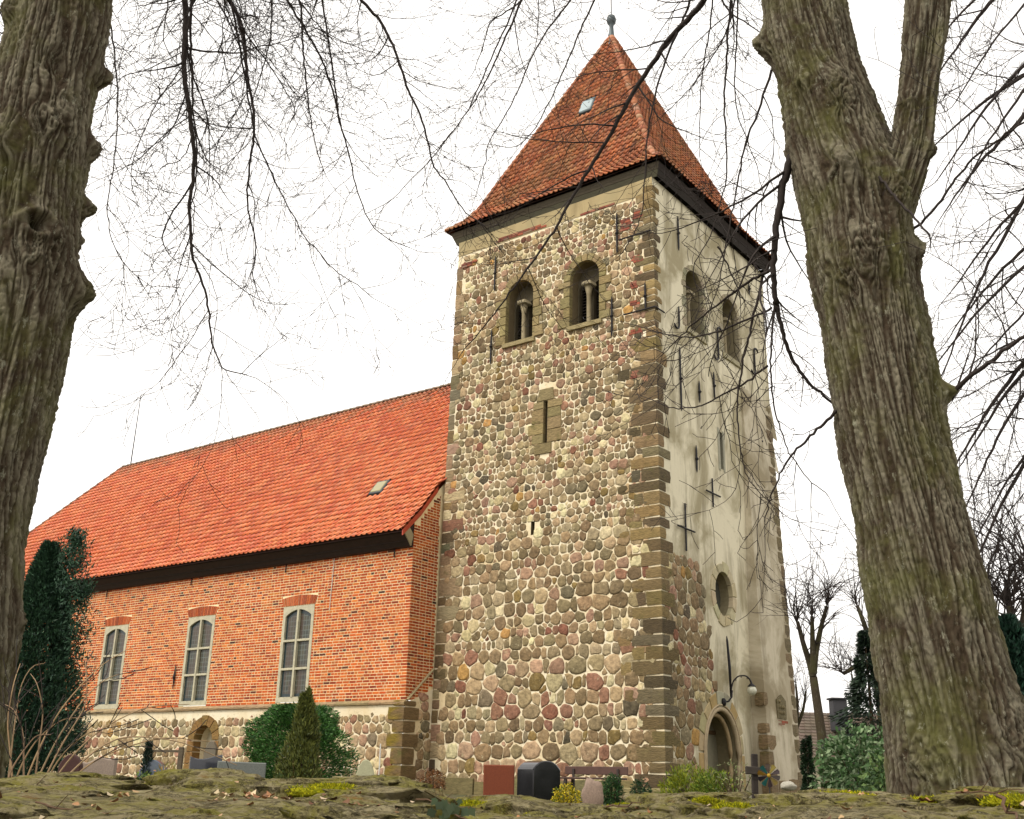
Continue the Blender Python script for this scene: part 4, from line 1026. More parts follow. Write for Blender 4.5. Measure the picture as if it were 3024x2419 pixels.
# ================================================================== GROUND
N = 90; gs = []; gf = []
tt = np.r_[np.linspace(-40, 1.0, 10), np.linspace(1.5, 4.4, 12), np.linspace(5, 60, 40), np.linspace(70, 900, 14)]
ll = np.r_[np.linspace(-700, -60, 10), np.linspace(-50, 50, 61), np.linspace(60, 700, 10)]
for t_ in tt:
    for l_ in ll:
        z_ = -1.75 if t_ < 2.4 else (-.5 if t_ > 3.4 else -1.75 + 1.25 * (t_ - 2.4))
        z_ += .05 * noise.noise((t_ * .4, l_ * .4, 0)) if t_ < 70 else 0
        gs.append(tuple(front(t_, l_, z_)))
nl = len(ll)
for i in range(len(tt) - 1):
    for j in range(nl - 1): gf.append((i * nl + j, i * nl + j + 1, (i + 1) * nl + j + 1, (i + 1) * nl + j))
g = MB(); g.add(gs, gf, (1, 1, 1)); go = g.build('ground', MT['ground'], None, True); go['kind'] = 'structure'

# ================================================================== BOULDER WALL IN FRONT
def blob(c, r, seed, sub=3, amp=.22, rot=0.0, flat=0.0, fr=1.6, crag=0.0):
    """uneven boulder: displaced sphere grid"""
    nu, nv = 10 * sub, 6 * sub; o = seed * 3.71; cr, sr = math.cos(rot), math.sin(rot)
    ph, th = np.meshgrid(np.linspace(-math.pi / 2, math.pi / 2, nv + 1), np.arange(nu) * 2 * math.pi / nu, indexing='ij')
    d = np.stack([np.cos(ph) * np.cos(th), np.cos(ph) * np.sin(th), np.sin(ph)], -1); g = lambda f, q: pn(d[..., 0] * f + o + q, d[..., 1] * f + o * .5, d[..., 2] * f - o)
    k = 1 + amp * (g(fr, 0) + .45 * g(fr * 2.3, 5) + .25 * g(fr * 6, 9) + .20 * g(fr * 13, 2) + .11 * g(fr * 31, 7))
    if crag: k = k - crag * (1 - np.minimum(1, np.abs(g(fr * 1.6, 17)) * 5)) - crag * .5 * (1 - np.minimum(1, np.abs(g(fr * 3.4, 23)) * 4)) + crag * .35 * g(fr * 22, 4)
    p = d * k[..., None]; z_ = p[..., 2]
    if flat: z_ = np.where(z_ < flat, z_, flat + (z_ - flat) * .35)
    x, y = p[..., 0] * r[0], p[..., 1] * r[1]
    V = np.stack([c[0] + x * cr - y * sr, c[1] + x * sr + y * cr, c[2] + z_ * r[2]], -1).reshape(-1, 3)
    I = np.arange((nv + 1) * nu).reshape(nv + 1, nu); F = np.stack([I[:-1], np.roll(I[:-1], -1, 1), np.roll(I[1:], -1, 1), I[1:]], -1).reshape(-1, 4)
    return [tuple(q) for q in V], [tuple(q) for q in F.tolist()]
EYE = CAM[2]
c0 = front(3.0, 0, -.9)
wall = thing('boulder_wall', 'low wall of mossy brown boulders across the foreground', 'stone wall', c0)
# rows: (t, top above/below eye, size)
bs = 0; WV = []; WF = []
def keepw(v, f):
    b = len(WV); WV.extend(v); WF.extend([tuple(i + b for i in q) for q in f])
def topz(l, t): return .012 + float(np.interp(l / t, [-.6, -.477, -.29, -.21, -.16, -.1, -.035, .03, .075, .14, .17, .22, .265, .34, .47, .6], [0, 0, .012, .010, 0, -.012, -.034, -.028, -.034, -.024, .0, -.012, .018, .024, .016, .016]))
for (t_, drop, rl, rt_, rz, step, jt) in ((2.05, .085, .24, .2, .20, .36, .06), (2.45, .055, .26, .22, .16, .40, .07), (2.85, .03, .22, .2, .13, .36, .08), (3.3, .01, .25, .2, .12, .42, .08), (3.75, .0, .24, .2, .12, .46, .1)):
    l_ = -3.6
    while l_ < 3.8:
        k = rnd.uniform(.75, 1.35); tz = EYE + topz(l_, t_) - drop + rnd.uniform(-.02, .012); R_ = (rl * k, rt_ * rnd.uniform(.85, 1.2), rz * rnd.uniform(.85, 1.1))
        p = front(t_ + rnd.uniform(-jt, jt), l_ + rl * k * .5, tz - R_[2] * .80)
        v, f = blob(p, R_, bs, 6 if t_ < 3 else 4, .42, YAW + rnd.uniform(-.4, .4), .5, 1.5, .065); bs += 1; keepw(v, f)
        q = MB(); q.add(v, f); q.build('boulder', MT['boulder'], wall, True)
        l_ += step * k * rnd.uniform(.95, 1.15)
for t_, zc in ((1.95, -.55), (1.9, -.95), (1.85, -1.4)):            # lower courses of the wall face
    l_ = -3.6
    while l_ < 3.8:
        k = rnd.uniform(.8, 1.3); p = front(t_, l_, zc + rnd.uniform(-.05, .05)); v, f = blob(p, (.27 * k, .25, .25), bs, 1, .25, YAW, 0, 1.4); bs += 1
        q = MB(); q.add(v, f); q.build('boulder', MT['boulder'], wall, True); l_ += .46 * k
q = MB(); vv = []; ff = []; ts = np.linspace(1.95, 4.3, 24); ls = np.linspace(-4, 4, 90)
for t_ in ts:
    for l_ in ls: vv.append(tuple(front(t_, l_, EYE + topz(l_, t_) - .075 - .10 * max(0, 2.6 - t_) - max(0, t_ - 3.6) * .5 + .03 * noise.noise((l_ * 4, t_ * 4, 3)) + .015 * noise.noise((l_ * 14, t_ * 14, 5)))))
for i in range(len(ts) - 1):
    for j in range(len(ls) - 1): ff.append((i * 90 + j, i * 90 + j + 1, (i + 1) * 90 + j + 1, (i + 1) * 90 + j))
q.add(vv, ff, (1, 1, 1)); q.build('earth_fill', MT['boulder'], wall, True); keepw(vv, ff)
BVH = BVHTree.FromPolygons(WV, WF)
def surf(p):
    """height of the wall top under a point"""
    h = BVH.ray_cast(Vector((p[0], p[1], 3.0)), Vector((0, 0, -1)))[0]
    return h.z if h is not None else p[2]

# ------------------------------------------------------------------ leaf clouds
def leaves(pos, dirs_, ln, wd, cols, name, mat, parent, drop=0.0, tri=False):
    """pos (n,3), dirs (n,3): one small pointed leaf per row, as a bent rhomb"""
    n = len(pos); d = dirs_ / (np.linalg.norm(dirs_, axis=1)[:, None] + 1e-9)
    r = nrg.normal(size=(n, 3)); s = np.cross(d, r); s /= np.linalg.norm(s, axis=1)[:, None] + 1e-9
    ln = np.broadcast_to(ln, (n,))[:, None]; wd = np.broadcast_to(wd, (n,))[:, None]
    a = pos; m_ = pos + d * ln * .45; b = pos + d * ln + np.array([0, 0, -1]) * ln * drop
    V = np.stack([a, m_ + s * wd * .5, b, m_ - s * wd * .5], 1).reshape(-1, 3)
    F = np.arange(4 * n).reshape(n, 4)
    C = np.repeat(cols, 4, 0)
    return link(name, npmesh(name, V, F, C, mat), parent)
def cols(n, base, var=.35, alt=None, altp=0.0):
    c = np.array(base)[None] * (1 + nrg.uniform(-var, var, (n, 1)))
    if alt is not None:
        k = nrg.random(n) < altp; c[k] = np.array(alt)[None] * (1 + nrg.uniform(-var, var, (k.sum(), 1)))
    return np.clip(c, .003, 1)

# ------------------------------------------------------------------ moss cushions on the wall
def moss(px, py, dist, rx, rz, label, n=5200):
    rx *= .66; rz *= .42
    p = at(px, py, dist); p[2] = np.mean([surf(p + RT0 * a) for a in (-rx * .5, 0, rx * .5)]) + rz * .45; t_ = thing('moss_cushion', label, 'moss', p - np.array([0, 0, rz * .6]), 'moss cushions on the boulder wall')
    v, f = blob(p - np.array([0, 0, rz * 1.0]), (rx, rx * .6, rz), px * .01, 3, .25, YAW, 0, 2.2); q = MB(); q.add(v, f, lin(140, 138, 24)); q.build('mound', MT['moss'], t_, True)
    V = np.array(v); idx = nrg.integers(0, len(V), n); nr = V - (p - np.array([0, 0, rz * 1.0])); nr = nr / np.array([rx, rx, rz]); P = V[idx] + nrg.normal(size=(n, 3)) * [.004, .004, .002]
    D = nr[idx] * [.6, .6, 1.0] + nrg.normal(size=(n, 3)) * .55 + [0, 0, .4]
    stuff(leaves(P, D, nrg.uniform(.005, .011, n), .0028, cols(n, lin(186, 180, 30), .35, lin(126, 132, 34), .4), 'moss_blades', MT['moss'], t_))
moss(985, 2302, 3.3, .17, .05, 'long yellow green moss strip in front of the conical thuja')
moss(1385, 2337, 3.4, .13, .05, 'ragged yellow green moss cushion left of the rust brown gravestone')
moss(1590, 2340, 3.1, .08, .04, 'small moss cap on the boulder below the black gravestone')
moss(1840, 2350, 3.5, .10, .035, 'flat yellow moss cushion below the round box shrub')
moss(2085, 2338, 3.4, .075, .045, 'rounded moss cushion left of the wooden cross')
moss(2180, 2380, 2.9, .085, .03, 'low moss tuft on the boulder under the wooden cross', 3000)
moss(2500, 2340, 3.4, .15, .04, 'moss cushion between the portal tower and the forked linden trunk')
moss(2745, 2330, 3.2, .20, .065, 'biggest bright moss cushion at the foot of the forked linden')
moss(2990, 2368, 2.9, .10, .03, 'moss tuft at the right end of the boulder wall', 3000)

# ------------------------------------------------------------------ litter, ivy, fallen twigs
def leaf_litter():
    q = MB()
    def one(p, s, c, up=.35):
        p = np.array(p); p[2] = surf(p) - .008; a = rnd.uniform(0, 6.28); ux, uy = math.cos(a), math.sin(a); tl = rnd.uniform(-up, up); tw = rnd.uniform(-up, up); cu = rnd.uniform(.1, .45) * s; v = []
        for (x, y, zz) in ((-1, 0, 1), (-.4, -.55, .35), (-.4, .55, .35), (.35, -.6, .3), (.35, .6, .3), (1, 0, 1), (0, 0, 0)):
            X, Y = x * s * .5, y * s * .5; v.append((p[0] + X * ux - Y * uy, p[1] + X * uy + Y * ux, p[2] + .012 + zz * cu + X * tl + Y * tw))
        q.add(v, [(0, 1, 6), (0, 6, 2), (1, 3, 6), (2, 6, 4), (3, 5, 6), (6, 5, 4)], jit(lin(*c), .2))
    C_ = ((142, 96, 58), (164, 118, 76), (110, 74, 46), (182, 146, 106), (204, 180, 146))
    for (px, py, d, n, sp) in ((775, 2350, 2.7, 26, .06), (2530, 2395, 2.5, 22, .06), (1065, 2378, 2.5, 10, .05), (560, 2330, 2.9, 10, .12), (300, 2335, 2.9, 9, .12), (180, 2360, 2.6, 8, .1), (1880, 2352, 3.0, 8, .1), (2900, 2360, 3, 8, .15)):
        b = at(px, py, d)
        for _ in range(n): one(b + RT0 * rnd.gauss(0, sp) + HEAD * rnd.gauss(0, sp) + np.array([0, 0, rnd.uniform(-.015, .02)]), rnd.uniform(.014, .032), rnd.choice(C_))
    for _ in range(260):
        l_ = rnd.uniform(-1.7, 1.9); t_ = rnd.uniform(2.2, 3.7); one(front(t_, l_, EYE + topz(l_, t_) - .02 - .06 * max(0, 2.8 - t_) + rnd.uniform(-.02, .01)), rnd.uniform(.006, .02), rnd.choice(C_))
    o = q.build('leaf_litter', MT['leaf']); tag(o, 'brown dead leaves scattered over the boulders', 'leaves', kind='stuff')
leaf_litter()
def ivy(px, py, dist):
    p = at(px, py, dist); t_ = thing('ivy_sprig', 'grey green ivy sprig hanging on the boulders below the tower', 'ivy', p)
    s = MB(); tube(s, [p + RT0 * -.06 + np.array([0, 0, .03]), p, p + RT0 * .05 - np.array([0, 0, .01])], .003, 4, lin(90, 80, 50)); s.build('stem', MT['twig'], t_)
    for i in range(17):
        c = p + RT0 * rnd.gauss(0, .025) + np.array([0, 0, rnd.gauss(-.005, .012)]) - HEAD * rnd.uniform(.0, .05); s_ = rnd.uniform(.007, .013); a = rnd.uniform(-.9, .9)
        rr, uu = RT0 * math.cos(a) + np.array([0, 0, 1]) * math.sin(a), -RT0 * math.sin(a) + np.array([0, 0, 1]) * math.cos(a); uu = uu - HEAD * .5
        v = [c + rr * x * s_ + uu * y * s_ for (x, y) in ((0, -1.3), (.55, -.45), (1.0, -.1), (.6, .35), (.35, .9), (0, .6), (-.35, .9), (-.6, .35), (-1, -.1), (-.55, -.45), (0, 0))]
        q = MB(); q.add([tuple(x) for x in v], [(i_, (i_ + 1) % 10, 10) for i_ in range(10)], jit(lin(100, 116, 88), .3)); q.build('leaf', MT['leaf'], t_)
ivy(1335, 2380, 2.45)
def fallen(px0, py0, px1, py1, d, label, r=.005):
    a, b = at(px0, py0, d), at(px1, py1, d - .15); P = [a + (b - a) * k + np.array([0, 0, .004 * math.sin(k * 9) + .004]) + RT0 * .008 * math.sin(k * 13) for k in np.linspace(0, 1, 8)]
    P = [np.array([q[0], q[1], max(q[2] - .03, surf(q) + .004)]) for q in P]
    s = MB(); tube(s, P, np.linspace(r * .55, r * .2, 8), 5, lin(104, 80, 60)); tube(s, [P[3], P[3] + (b - a) * .18 + np.array([0, 0, .03])], [r * .3, r * .15], 4, lin(104, 80, 60)); o = s.build('fallen_twig', MT['twig']); tag(o, label, 'twig')
fallen(1290, 2345, 1470, 2415, 2.7, 'grey fallen twig lying right of the ivy sprig')
fallen(1230, 2330, 1420, 2360, 3.0, 'thin fallen twig above the ivy sprig', .004)
fallen(110, 2345, 270, 2372, 2.7, 'pale fallen twig on the boulders at the left edge', .005)
fallen(1790, 2352, 1890, 2340, 3.0, 'fallen twig beside the small pink gravestone boulder', .005)
fallen(2820, 2315, 3010, 2300, 3.1, 'bent fallen twig at the foot of the forked linden', .005)
fallen(2940, 2310, 3024, 2420, 2.6, 'thicker fallen twig at the right edge of the boulders', .008)
fallen(30, 2332, 210, 2310, 3.3, 'long brown twig lying at the far left of the wall', .006)

# ================================================================== LINDEN TREES
def trunk_mesh(P, Rr, bumps=(), nth=340, dz=.013, seed=1.0, furrow=.024, ridge=22.0):
    """P centre line (rings stay level), Rr radii; bumps (z, theta, size, height) are burls; furrowed bark is real relief"""
    P = np.array(P); zz = np.arange(P[0][2], P[-1][2], dz); k = np.ones(25) / 25
    sm = lambda a: np.convolve(np.pad(a, 12, mode='edge'), k, 'valid')
    cx, cy, rr = [sm(np.interp(zz, P[:, 2], q)) for q in (P[:, 0], P[:, 1], np.array(Rr))]
    Z, T = np.meshgrid(zz, np.arange(nth) * 2 * math.pi / nth, indexing='ij'); r0 = rr[:, None] + 0 * T; c, s_ = np.cos(T), np.sin(T); d = np.zeros_like(Z); kn = np.zeros_like(Z)
    for (bz, bt, bsz, bh) in bumps:
        da = (T - bt + math.pi) % (2 * math.pi) - math.pi; g = np.exp(-1.5 * ((da * r0) ** 2 + ((Z - bz) * .8) ** 2) / (bsz * bsz)); d += bh * g
        if bsz > .05: kn = np.maximum(kn, g)
    tw = T + .12 * Z + .10 * pn(c * 1.5 + seed, s_ * 1.5, Z * .9) + .5 * kn * pn(c * 5 + seed, s_ * 5, Z * 4); ct, st = np.cos(tw), np.sin(tw); rm = float(np.mean(rr))
    lum = .035 * pn(c * 1.7 + seed, s_ * 1.7, Z * .7) + .02 * pn(c * 4, s_ * 4 + seed, Z * 2.2)
    a = pn(ct * rm * ridge + seed * 3, st * rm * ridge, Z * 1.5 + seed); a2 = pn(ct * rm * ridge * 1.7, st * rm * ridge * 1.7 + seed, Z * 3.0)
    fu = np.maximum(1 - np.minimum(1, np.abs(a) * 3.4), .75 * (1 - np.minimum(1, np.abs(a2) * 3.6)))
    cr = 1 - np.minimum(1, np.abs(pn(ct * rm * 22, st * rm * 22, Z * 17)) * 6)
    fine = pn(ct * rm * 60, st * rm * 60 + seed, Z * 26)
    d += lum - furrow * fu ** 1.3 - furrow * .45 * cr * (1 - fu) + furrow * .42 * fine + kn * (.028 * pn(c * 9, s_ * 9 + seed, Z * 14) + .018 * pn(c * 22, s_ * 22, Z * 30))
    V = np.stack([cx[:, None] + (r0 + d) * c, cy[:, None] + (r0 + d) * s_, Z], -1).reshape(-1, 3); n = len(zz)
    I = np.arange(n * nth).reshape(n, nth); F = np.stack([I[:-1], np.roll(I[:-1], -1, 1), np.roll(I[1:], -1, 1), I[1:]], -1).reshape(-1, 4)
    tone = np.clip(1.25 * fu + .25 * cr, 0, 1)[..., None]; C = (np.array(lin(138, 130, 110)) * (1 - tone) + np.array(lin(76, 64, 50)) * tone).reshape(-1, 3)  # furrow shade painted into the bark colour, along with the browner inner bark
    return V, F, C
def from_px(rows, dist, flare=None):
    P, Q = [], []
    for (y, c, w_) in sorted(rows, key=lambda r: -r[0]):
        p = at(c, y, dist); P.append(p); Q.append(w_ / 2 / FPX * float((p - CAM) @ FW))
    return P, Q
def facing(px_off): return math.atan2(-HEAD[1], -HEAD[0]) + px_off          # angle of the side turned to the camera; +right is anticlockwise seen from above
DR = 7.4
rowsR = [(2312, 2845, 430), (2217, 2826, 402), (2056, 2799, 372), (1866, 2760, 356), (1600, 2703, 337), (1452, 2675, 322), (1285, 2638, 317), (1092, 2605, 309), (920, 2571, 297), (800, 2546, 312), (678, 2532, 300), (560, 2520, 330), (444, 2478, 300), (313, 2447, 272), (209, 2412, 250), (104, 2390, 248), (0, 2375, 236), (-300, 2330, 210), (-700, 2270, 180)]
P, Q = from_px(rowsR, DR)
P = [P[0] - np.array([0, 0, .55])] + P; Q = [Q[0] * 1.16] + Q
base = P[0]
linR = thing('linden_tree', 'forked linden trunk on the right with mossy furrowed bark', 'tree', (base[0], base[1], GZ))
zof = lambda y: float(at(2500, y, DR)[2])
fr = facing(-.36)
bR = [(zof(90), fr - 1.5, .13, .11), (zof(800), fr + .1, .22, .07), (zof(560), fr - .1, .12, .05), (zof(640), fr + .9, .15, .06), (zof(1190), fr + 1.45, .07, .10), (zof(780), fr + 1.4, .10, .05), (zof(330), fr + .3, .2, .05), (zof(880), fr - .3, .16, .04), (zof(300), fr - .4, .1, .03), (zof(430), fr - 1.5, .08, .03), (zof(2200), fr + 1.2, .3, .06), (zof(2250), fr - .5, .2, .04)]
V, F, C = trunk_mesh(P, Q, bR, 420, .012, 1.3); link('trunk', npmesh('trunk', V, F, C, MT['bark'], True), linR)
rowsR2 = [(760, 2600, 120), (640, 2620, 140), (553, 2650, 150), (444, 2690, 128), (313, 2704, 119), (157, 2726, 124), (0, 2744, 128), (-300, 2775, 112), (-700, 2800, 90)]
P2, Q2 = from_px(rowsR2, DR - .05)
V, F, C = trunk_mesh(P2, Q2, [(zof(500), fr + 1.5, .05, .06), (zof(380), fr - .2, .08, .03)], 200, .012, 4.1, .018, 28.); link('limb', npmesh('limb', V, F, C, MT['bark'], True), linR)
topR, topR2 = P[-1], P2[-1]
DL = 7.0
rowsL = [(2300, -205, 400), (2050, -165, 380), (1850, -133, 368), (1600, -112, 360), (1400, -80, 352), (1200, -30, 345), (1000, 18, 336), (850, 45, 330), (655, 62, 320), (450, 98, 310), (250, 132, 290), (120, 168, 280), (0, 190, 270), (-300, 235, 250), (-700, 280, 210)]
PL, QL = from_px(rowsL, DL); PL = [PL[0] - np.array([0, 0, .5])] + PL; QL = [QL[0] * 1.12] + QL; base = PL[0]
linL = thing('linden_tree', 'gnarled linden trunk with burls and a knothole at the left edge', 'tree', (base[0], base[1], GZ))
zl = lambda y: float(at(150, y, DL)[2])
fr = facing(.43); zn = lambda y: float(at(100, y, DL - .36)[2])
bL = [(zl(197), fr + 1.45, .08, .09), (zl(418), fr + 1.45, .08, .09), (zl(600), fr + 1.45, .07, .09), (zl(860), fr + 1.35, .13, .14), (zl(700), fr + 1.4, .06, .03), (zl(800), fr + .5, .2, .05), (zl(430), fr + .3, .2, .05), (zl(520), fr - .6, .16, .05), (zl(90), fr - 1.2, .09, .07), (zl(270), fr + .1, .10, -.03),
      (zl(1850), fr + 1.3, .06, .04)]
kz, kt = zn(655), fr + .27
for k in range(14): bL.append((kz + .085 * math.sin(k * .449), kt + (.27 + .04 * math.sin(k * 2.1)) * math.cos(k * .449), .032, .034))
bL.append((kz, kt, .05, -.14))
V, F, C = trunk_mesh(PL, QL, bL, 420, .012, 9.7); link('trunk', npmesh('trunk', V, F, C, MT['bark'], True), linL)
topL = PL[-1]

# ------------------------------------------------------------------ branches and twigs
def unit(v): return v / (np.linalg.norm(v) + 1e-9)
BC = lin(62, 54, 50)
def shoot(mb, p, d, L, r, lev, droop=.05, rg=rnd):
    """thin zigzag shoot with its own side twigs"""
    n = max(3, int(L / (.085 if lev else .12))); st = L / n; P = [p]; Rr = [r]; d = unit(d); cur = np.array([rg.gauss(0, 1), rg.gauss(0, 1), rg.gauss(.3, .8)]) * .06; kids = []
    for i in range(n):
        zig = np.array([rg.gauss(0, .10), rg.gauss(0, .10), rg.gauss(0, .10)])
        d = unit(d + cur + zig + np.array([0, 0, -droop * (1 - 2.2 * i / n)])); P.append(P[-1] + d * st); Rr.append(max(.0024, r * (1 - .75 * (i + 1) / n)))
        if lev > 0 and i > 0 and rg.random() < (.72 if lev > 1 else .5):
            s = unit(np.cross(d, np.array([rg.gauss(0, 1), rg.gauss(0, 1), rg.gauss(0, 1)]))); kids.append((P[-1], unit(d * rg.uniform(.45, 1.0) + s * .8), L * rg.uniform(.22, .5) * (1 - .5 * i / n), Rr[-1] * .62))
    tube(mb, P, Rr, 4 if r > .006 else 3, BC, False)
    for (a, b, c, e) in kids:
        if c > .04: shoot(mb, a, b, c, max(.0026, e), lev - 1, droop * .8, rg)
def smooth_path(P, k=6):
    P = np.array(P, float); n = len(P); s = np.r_[0, np.cumsum(np.linalg.norm(np.diff(P, axis=0), axis=1))]
    t_ = np.linspace(0, s[-1], (n - 1) * k + 1); Q_ = np.stack([np.interp(t_, s, P[:, i]) for i in range(3)], 1)
    for _ in range(2): Q_[1:-1] = .25 * Q_[:-2] + .5 * Q_[1:-1] + .25 * Q_[2:]
    return Q_, t_
def branch(tree, pts, w0, w1, dens=1.0, lev=2, Lmul=1.0, droop=.06, root=None, name='branch', ext=None):
    """pts: world points of the visible run; root: where it leaves the trunk or limb, outside the picture"""
    P = [np.array(p, float) for p in pts]
    if root is not None:
        a = np.array(root, float); b = P[0]; d = unit(P[0] - P[1]); L = np.linalg.norm(a - b)
        P = [a, a * .7 + b * .3 + np.array([0, 0, .12 * L]), a * .3 + b * .7 + d * .25 * L * .5 + np.array([0, 0, .06 * L])] + P
    Q_, s = smooth_path(P); n = len(Q_)
    if root is not None: Q_ += 0
    wig = np.array([[rnd.gauss(0, 1) for _ in range(3)] for _ in range(n)]) * .004; wig[0] = 0; Q_ = Q_ + wig
    s_in = s[min(n - 1, 18)] if root is not None else 0.0
    Rr = w0 + (w1 - w0) * np.clip((s - s_in) / (s[-1] - s_in), 0, 1) ** .9 + np.clip((s_in - s) / (s_in + 1e-6), 0, 1) * w0 * .5
    mb = MB(); tube(mb, Q_, Rr, 7, BC, False); o = mb.build(name, MT['twig'], tree, True)
    tw = MB(); L = s[-1]; x = s_in * .92 + .1; side = 1
    while x < L:
        i = min(n - 2, int(np.searchsorted(s, x))); p = Q_[i]; d = unit(Q_[i + 1] - Q_[i]); k = 1 - x / L
        sv_ = unit(np.cross(d, np.array([rnd.gauss(0, 1), rnd.gauss(0, 1), rnd.gauss(0, .6)])))
        ln = (.3 + 1.15 * rnd.random() ** 1.3) * (.7 + .5 * math.sqrt(max(0, k))) * Lmul
        shoot(tw, p, d * rnd.uniform(.35, 1.0) + sv_ * .9, ln, max(.0042, min(.012, Rr[i] * rnd.uniform(.32, .6))), lev, droop)
        x += rnd.uniform(.09, .19) / dens
    shoot(tw, Q_[-1], Q_[-1] - Q_[-2], .7 * Lmul, max(.002, w1 * .9), lev, droop)
    stuff(tw.build('twigs', MT['twig'], o))
    return o
zA = lambda x, y: (250 + x / 1.8748, y / 1.8748)
zB = lambda x, y: (1300 + x / 2.0533, y / 2.0533)
zC = lambda x, y: (1300 + x / 2.0533, 550 + y / 2.0533)
zD = lambda x, y: (1850 + x / 2.1567, 700 + y / 2.1567)
zE = lambda x, y: (2200 + x / 1.916, y / 1.916)
zF = lambda x, y: (2300 + x / 1.917, 800 + y / 1.917)
def run(pts, d0, d1):
    n = len(pts); return [at(x, y, d0 + (d1 - d0) * i / (n - 1)) for i, (x, y) in enumerate(pts)]
pxw = lambda w_, d: w_ / 2 / FPX * d * 1.3                          # half width in metres of w_ picture pixels
hubL = topL + np.array([0, 0, -.6]); hubR = topR + np.array([0, 0, -.6]); hubR2 = topR2
# boughs above the picture that the hanging branches leave from
def bough(tree, a, pts, r0, r1): 
    P, s = smooth_path([a] + pts); mb = MB(); tube(mb, P, np.linspace(r0, r1, len(P)), 9, lin(110, 98, 80), False); mb.build('limb', MT['bark'], tree, True); return P
boL = bough(linL, topL - np.array([0, 0, .3]), [topL + np.array([0, 0, .9]) + HEAD * .5 + RT0 * .5, at(420, -420, 8.6), at(800, -430, 9.6), at(1200, -460, 10.4)], .17, .05)
boR = bough(linR, topR - np.array([0, 0, .3]), [topR + np.array([0, 0, .7]) + HEAD * .8, at(2060, -520, 9.2), at(1750, -480, 10.2), at(1350, -430, 11.0)], .16, .05)
boR2 = bough(linR, topR2 - np.array([0, 0, .2]), [topR2 + np.array([0, 0, .6]) + RT0 * .6, at(3150, -600, 8.6), at(3450, -500, 9.4)], .12, .05)
def rootn(bo, p):
    k = int(np.argmin(np.linalg.norm(bo[4:] - p, axis=1))) + 4; return bo[min(len(bo) - 1, max(0, k - 3))]
def hang(tree, bo, pts, d0, d1, w0, w1=2.2, **kw):
    R_ = run(pts, d0, d1); branch(tree, R_, pxw(w0, d0), pxw(w1, d1), root=rootn(bo, R_[0]), **kw)
A = lambda *p: [zA(*q) for q in p]; B_ = lambda *p: [zB(*q) for q in p]
hang(linL, boL, A((555, 0), (560, 100), (555, 230), (548, 380), (570, 560), (590, 700), (608, 820), (605, 900), (598, 1000), (580, 1130), (590, 1300), (595, 1420), (625, 1500)) + [(612, 870), (624, 1010), (660, 1095), (730, 1108)], 9.0, 9.6, 20, 2.5, dens=1.15, Lmul=1.25)
hang(linL, boL, A((595, 0), (585, 150), (590, 350), (600, 500), (598, 640)), 9.05, 9.25, 9, 5, dens=.9, Lmul=1.25)
hang(linL, boL, A((805, 0), (850, 90), (885, 250), (900, 420), (935, 600), (940, 770), (915, 880), (898, 1080), (910, 1200), (950, 1330), (940, 1450)) + [(745, 810), (760, 870)], 9.4, 9.9, 13, 2.2, Lmul=1.25)
hang(linL, boL, A((935, 700), (940, 770), (1010, 900), (1080, 1060), (1150, 1190), (1215, 1310), (1300, 1400), (1380, 1500)) + [(1040, 830), (1100, 880)], 9.8, 10.3, 6, 2.0, Lmul=1.25)
hang(linL, boL, A((1035, 0), (1035, 140), (1030, 220), (985, 380), (955, 480), (925, 580), (880, 690)), 9.7, 10.0, 7, 2, Lmul=1.25)
hang(linL, boL, A((1195, 0), (1205, 150), (1210, 320), (1240, 560), (1260, 720), (1290, 850), (1330, 960)), 9.9, 10.4, 8, 2, Lmul=1.25)
hang(linL, boL, A((1120, 0), (1210, 140), (1320, 340), (1390, 560), (1420, 700), (1470, 880), (1500, 1030), (1530, 1120), (1580, 1240), (1680, 1330), (1800, 1370)), 10.0, 10.8, 8, 2, Lmul=1.25)
hang(linL, boL, A((1320, 0), (1345, 200), (1380, 420), (1400, 600), (1410, 680)), 10.1, 10.4, 6, 4, dens=.8, Lmul=1.25)
hang(linL, boL, A((1530, 0), (1640, 120), (1720, 280), (1790, 500), (1860, 640), (1905, 800), (1925, 920), (2010, 1020), (2060, 1120), (2130, 1200)) + [(1420, 660), (1470, 730)], 10.4, 11.2, 11, 2, Lmul=1.25)
hang(linL, boL, A((135, 100), (160, 250), (180, 450), (182, 600), (175, 780), (162, 930), (135, 1050), (125, 1180), (150, 1350), (220, 1470)) + [(420, 830)], 8.6, 9.0, 6, 1.8, Lmul=1.25)
hang(linL, boL, A((460, 0), (455, 80), (430, 220), (470, 310), (540, 385)), 9.0, 9.2, 5, 2, Lmul=.8)
hang(linL, boL, A((540, 380), (400, 560), (330, 720), (265, 880), (250, 1000), (270, 1070)), 9.1, 9.3, 5, 1.8, Lmul=1.25)
hang(linL, boL, A((850, 0), (900, 160), (960, 260), (1040, 350), (1130, 460), (1180, 560)), 9.6, 10.1, 4, 1.8, Lmul=1.25)
hang(linL, boL, A((780, 0), (760, 220), (770, 340), (800, 440), (820, 560)), 9.3, 9.6, 4, 1.6, Lmul=1.25)
hang(linL, boL, A((1200, 20), (1320, 180), (1450, 240), (1620, 300), (1770, 330)), 10.2, 10.6, 4, 1.6, Lmul=1.25)
hang(linR, boR, A((2156, 540), (2080, 680), (1935, 860), (1830, 970), (1680, 1130), (1560, 1180)), 11.0, 11.0, 5, 1.6)
hang(linR, boR, B_((480, 20), (380, 90), (295, 125), (285, 200), (240, 330), (195, 450)), 11.0, 11.2, 7, 1.8, Lmul=.9)
hang(linR, boR, B_((490, 10), (400, 220), (300, 450), (220, 600), (120, 740), (0, 890)), 10.9, 11.3, 8, 2)
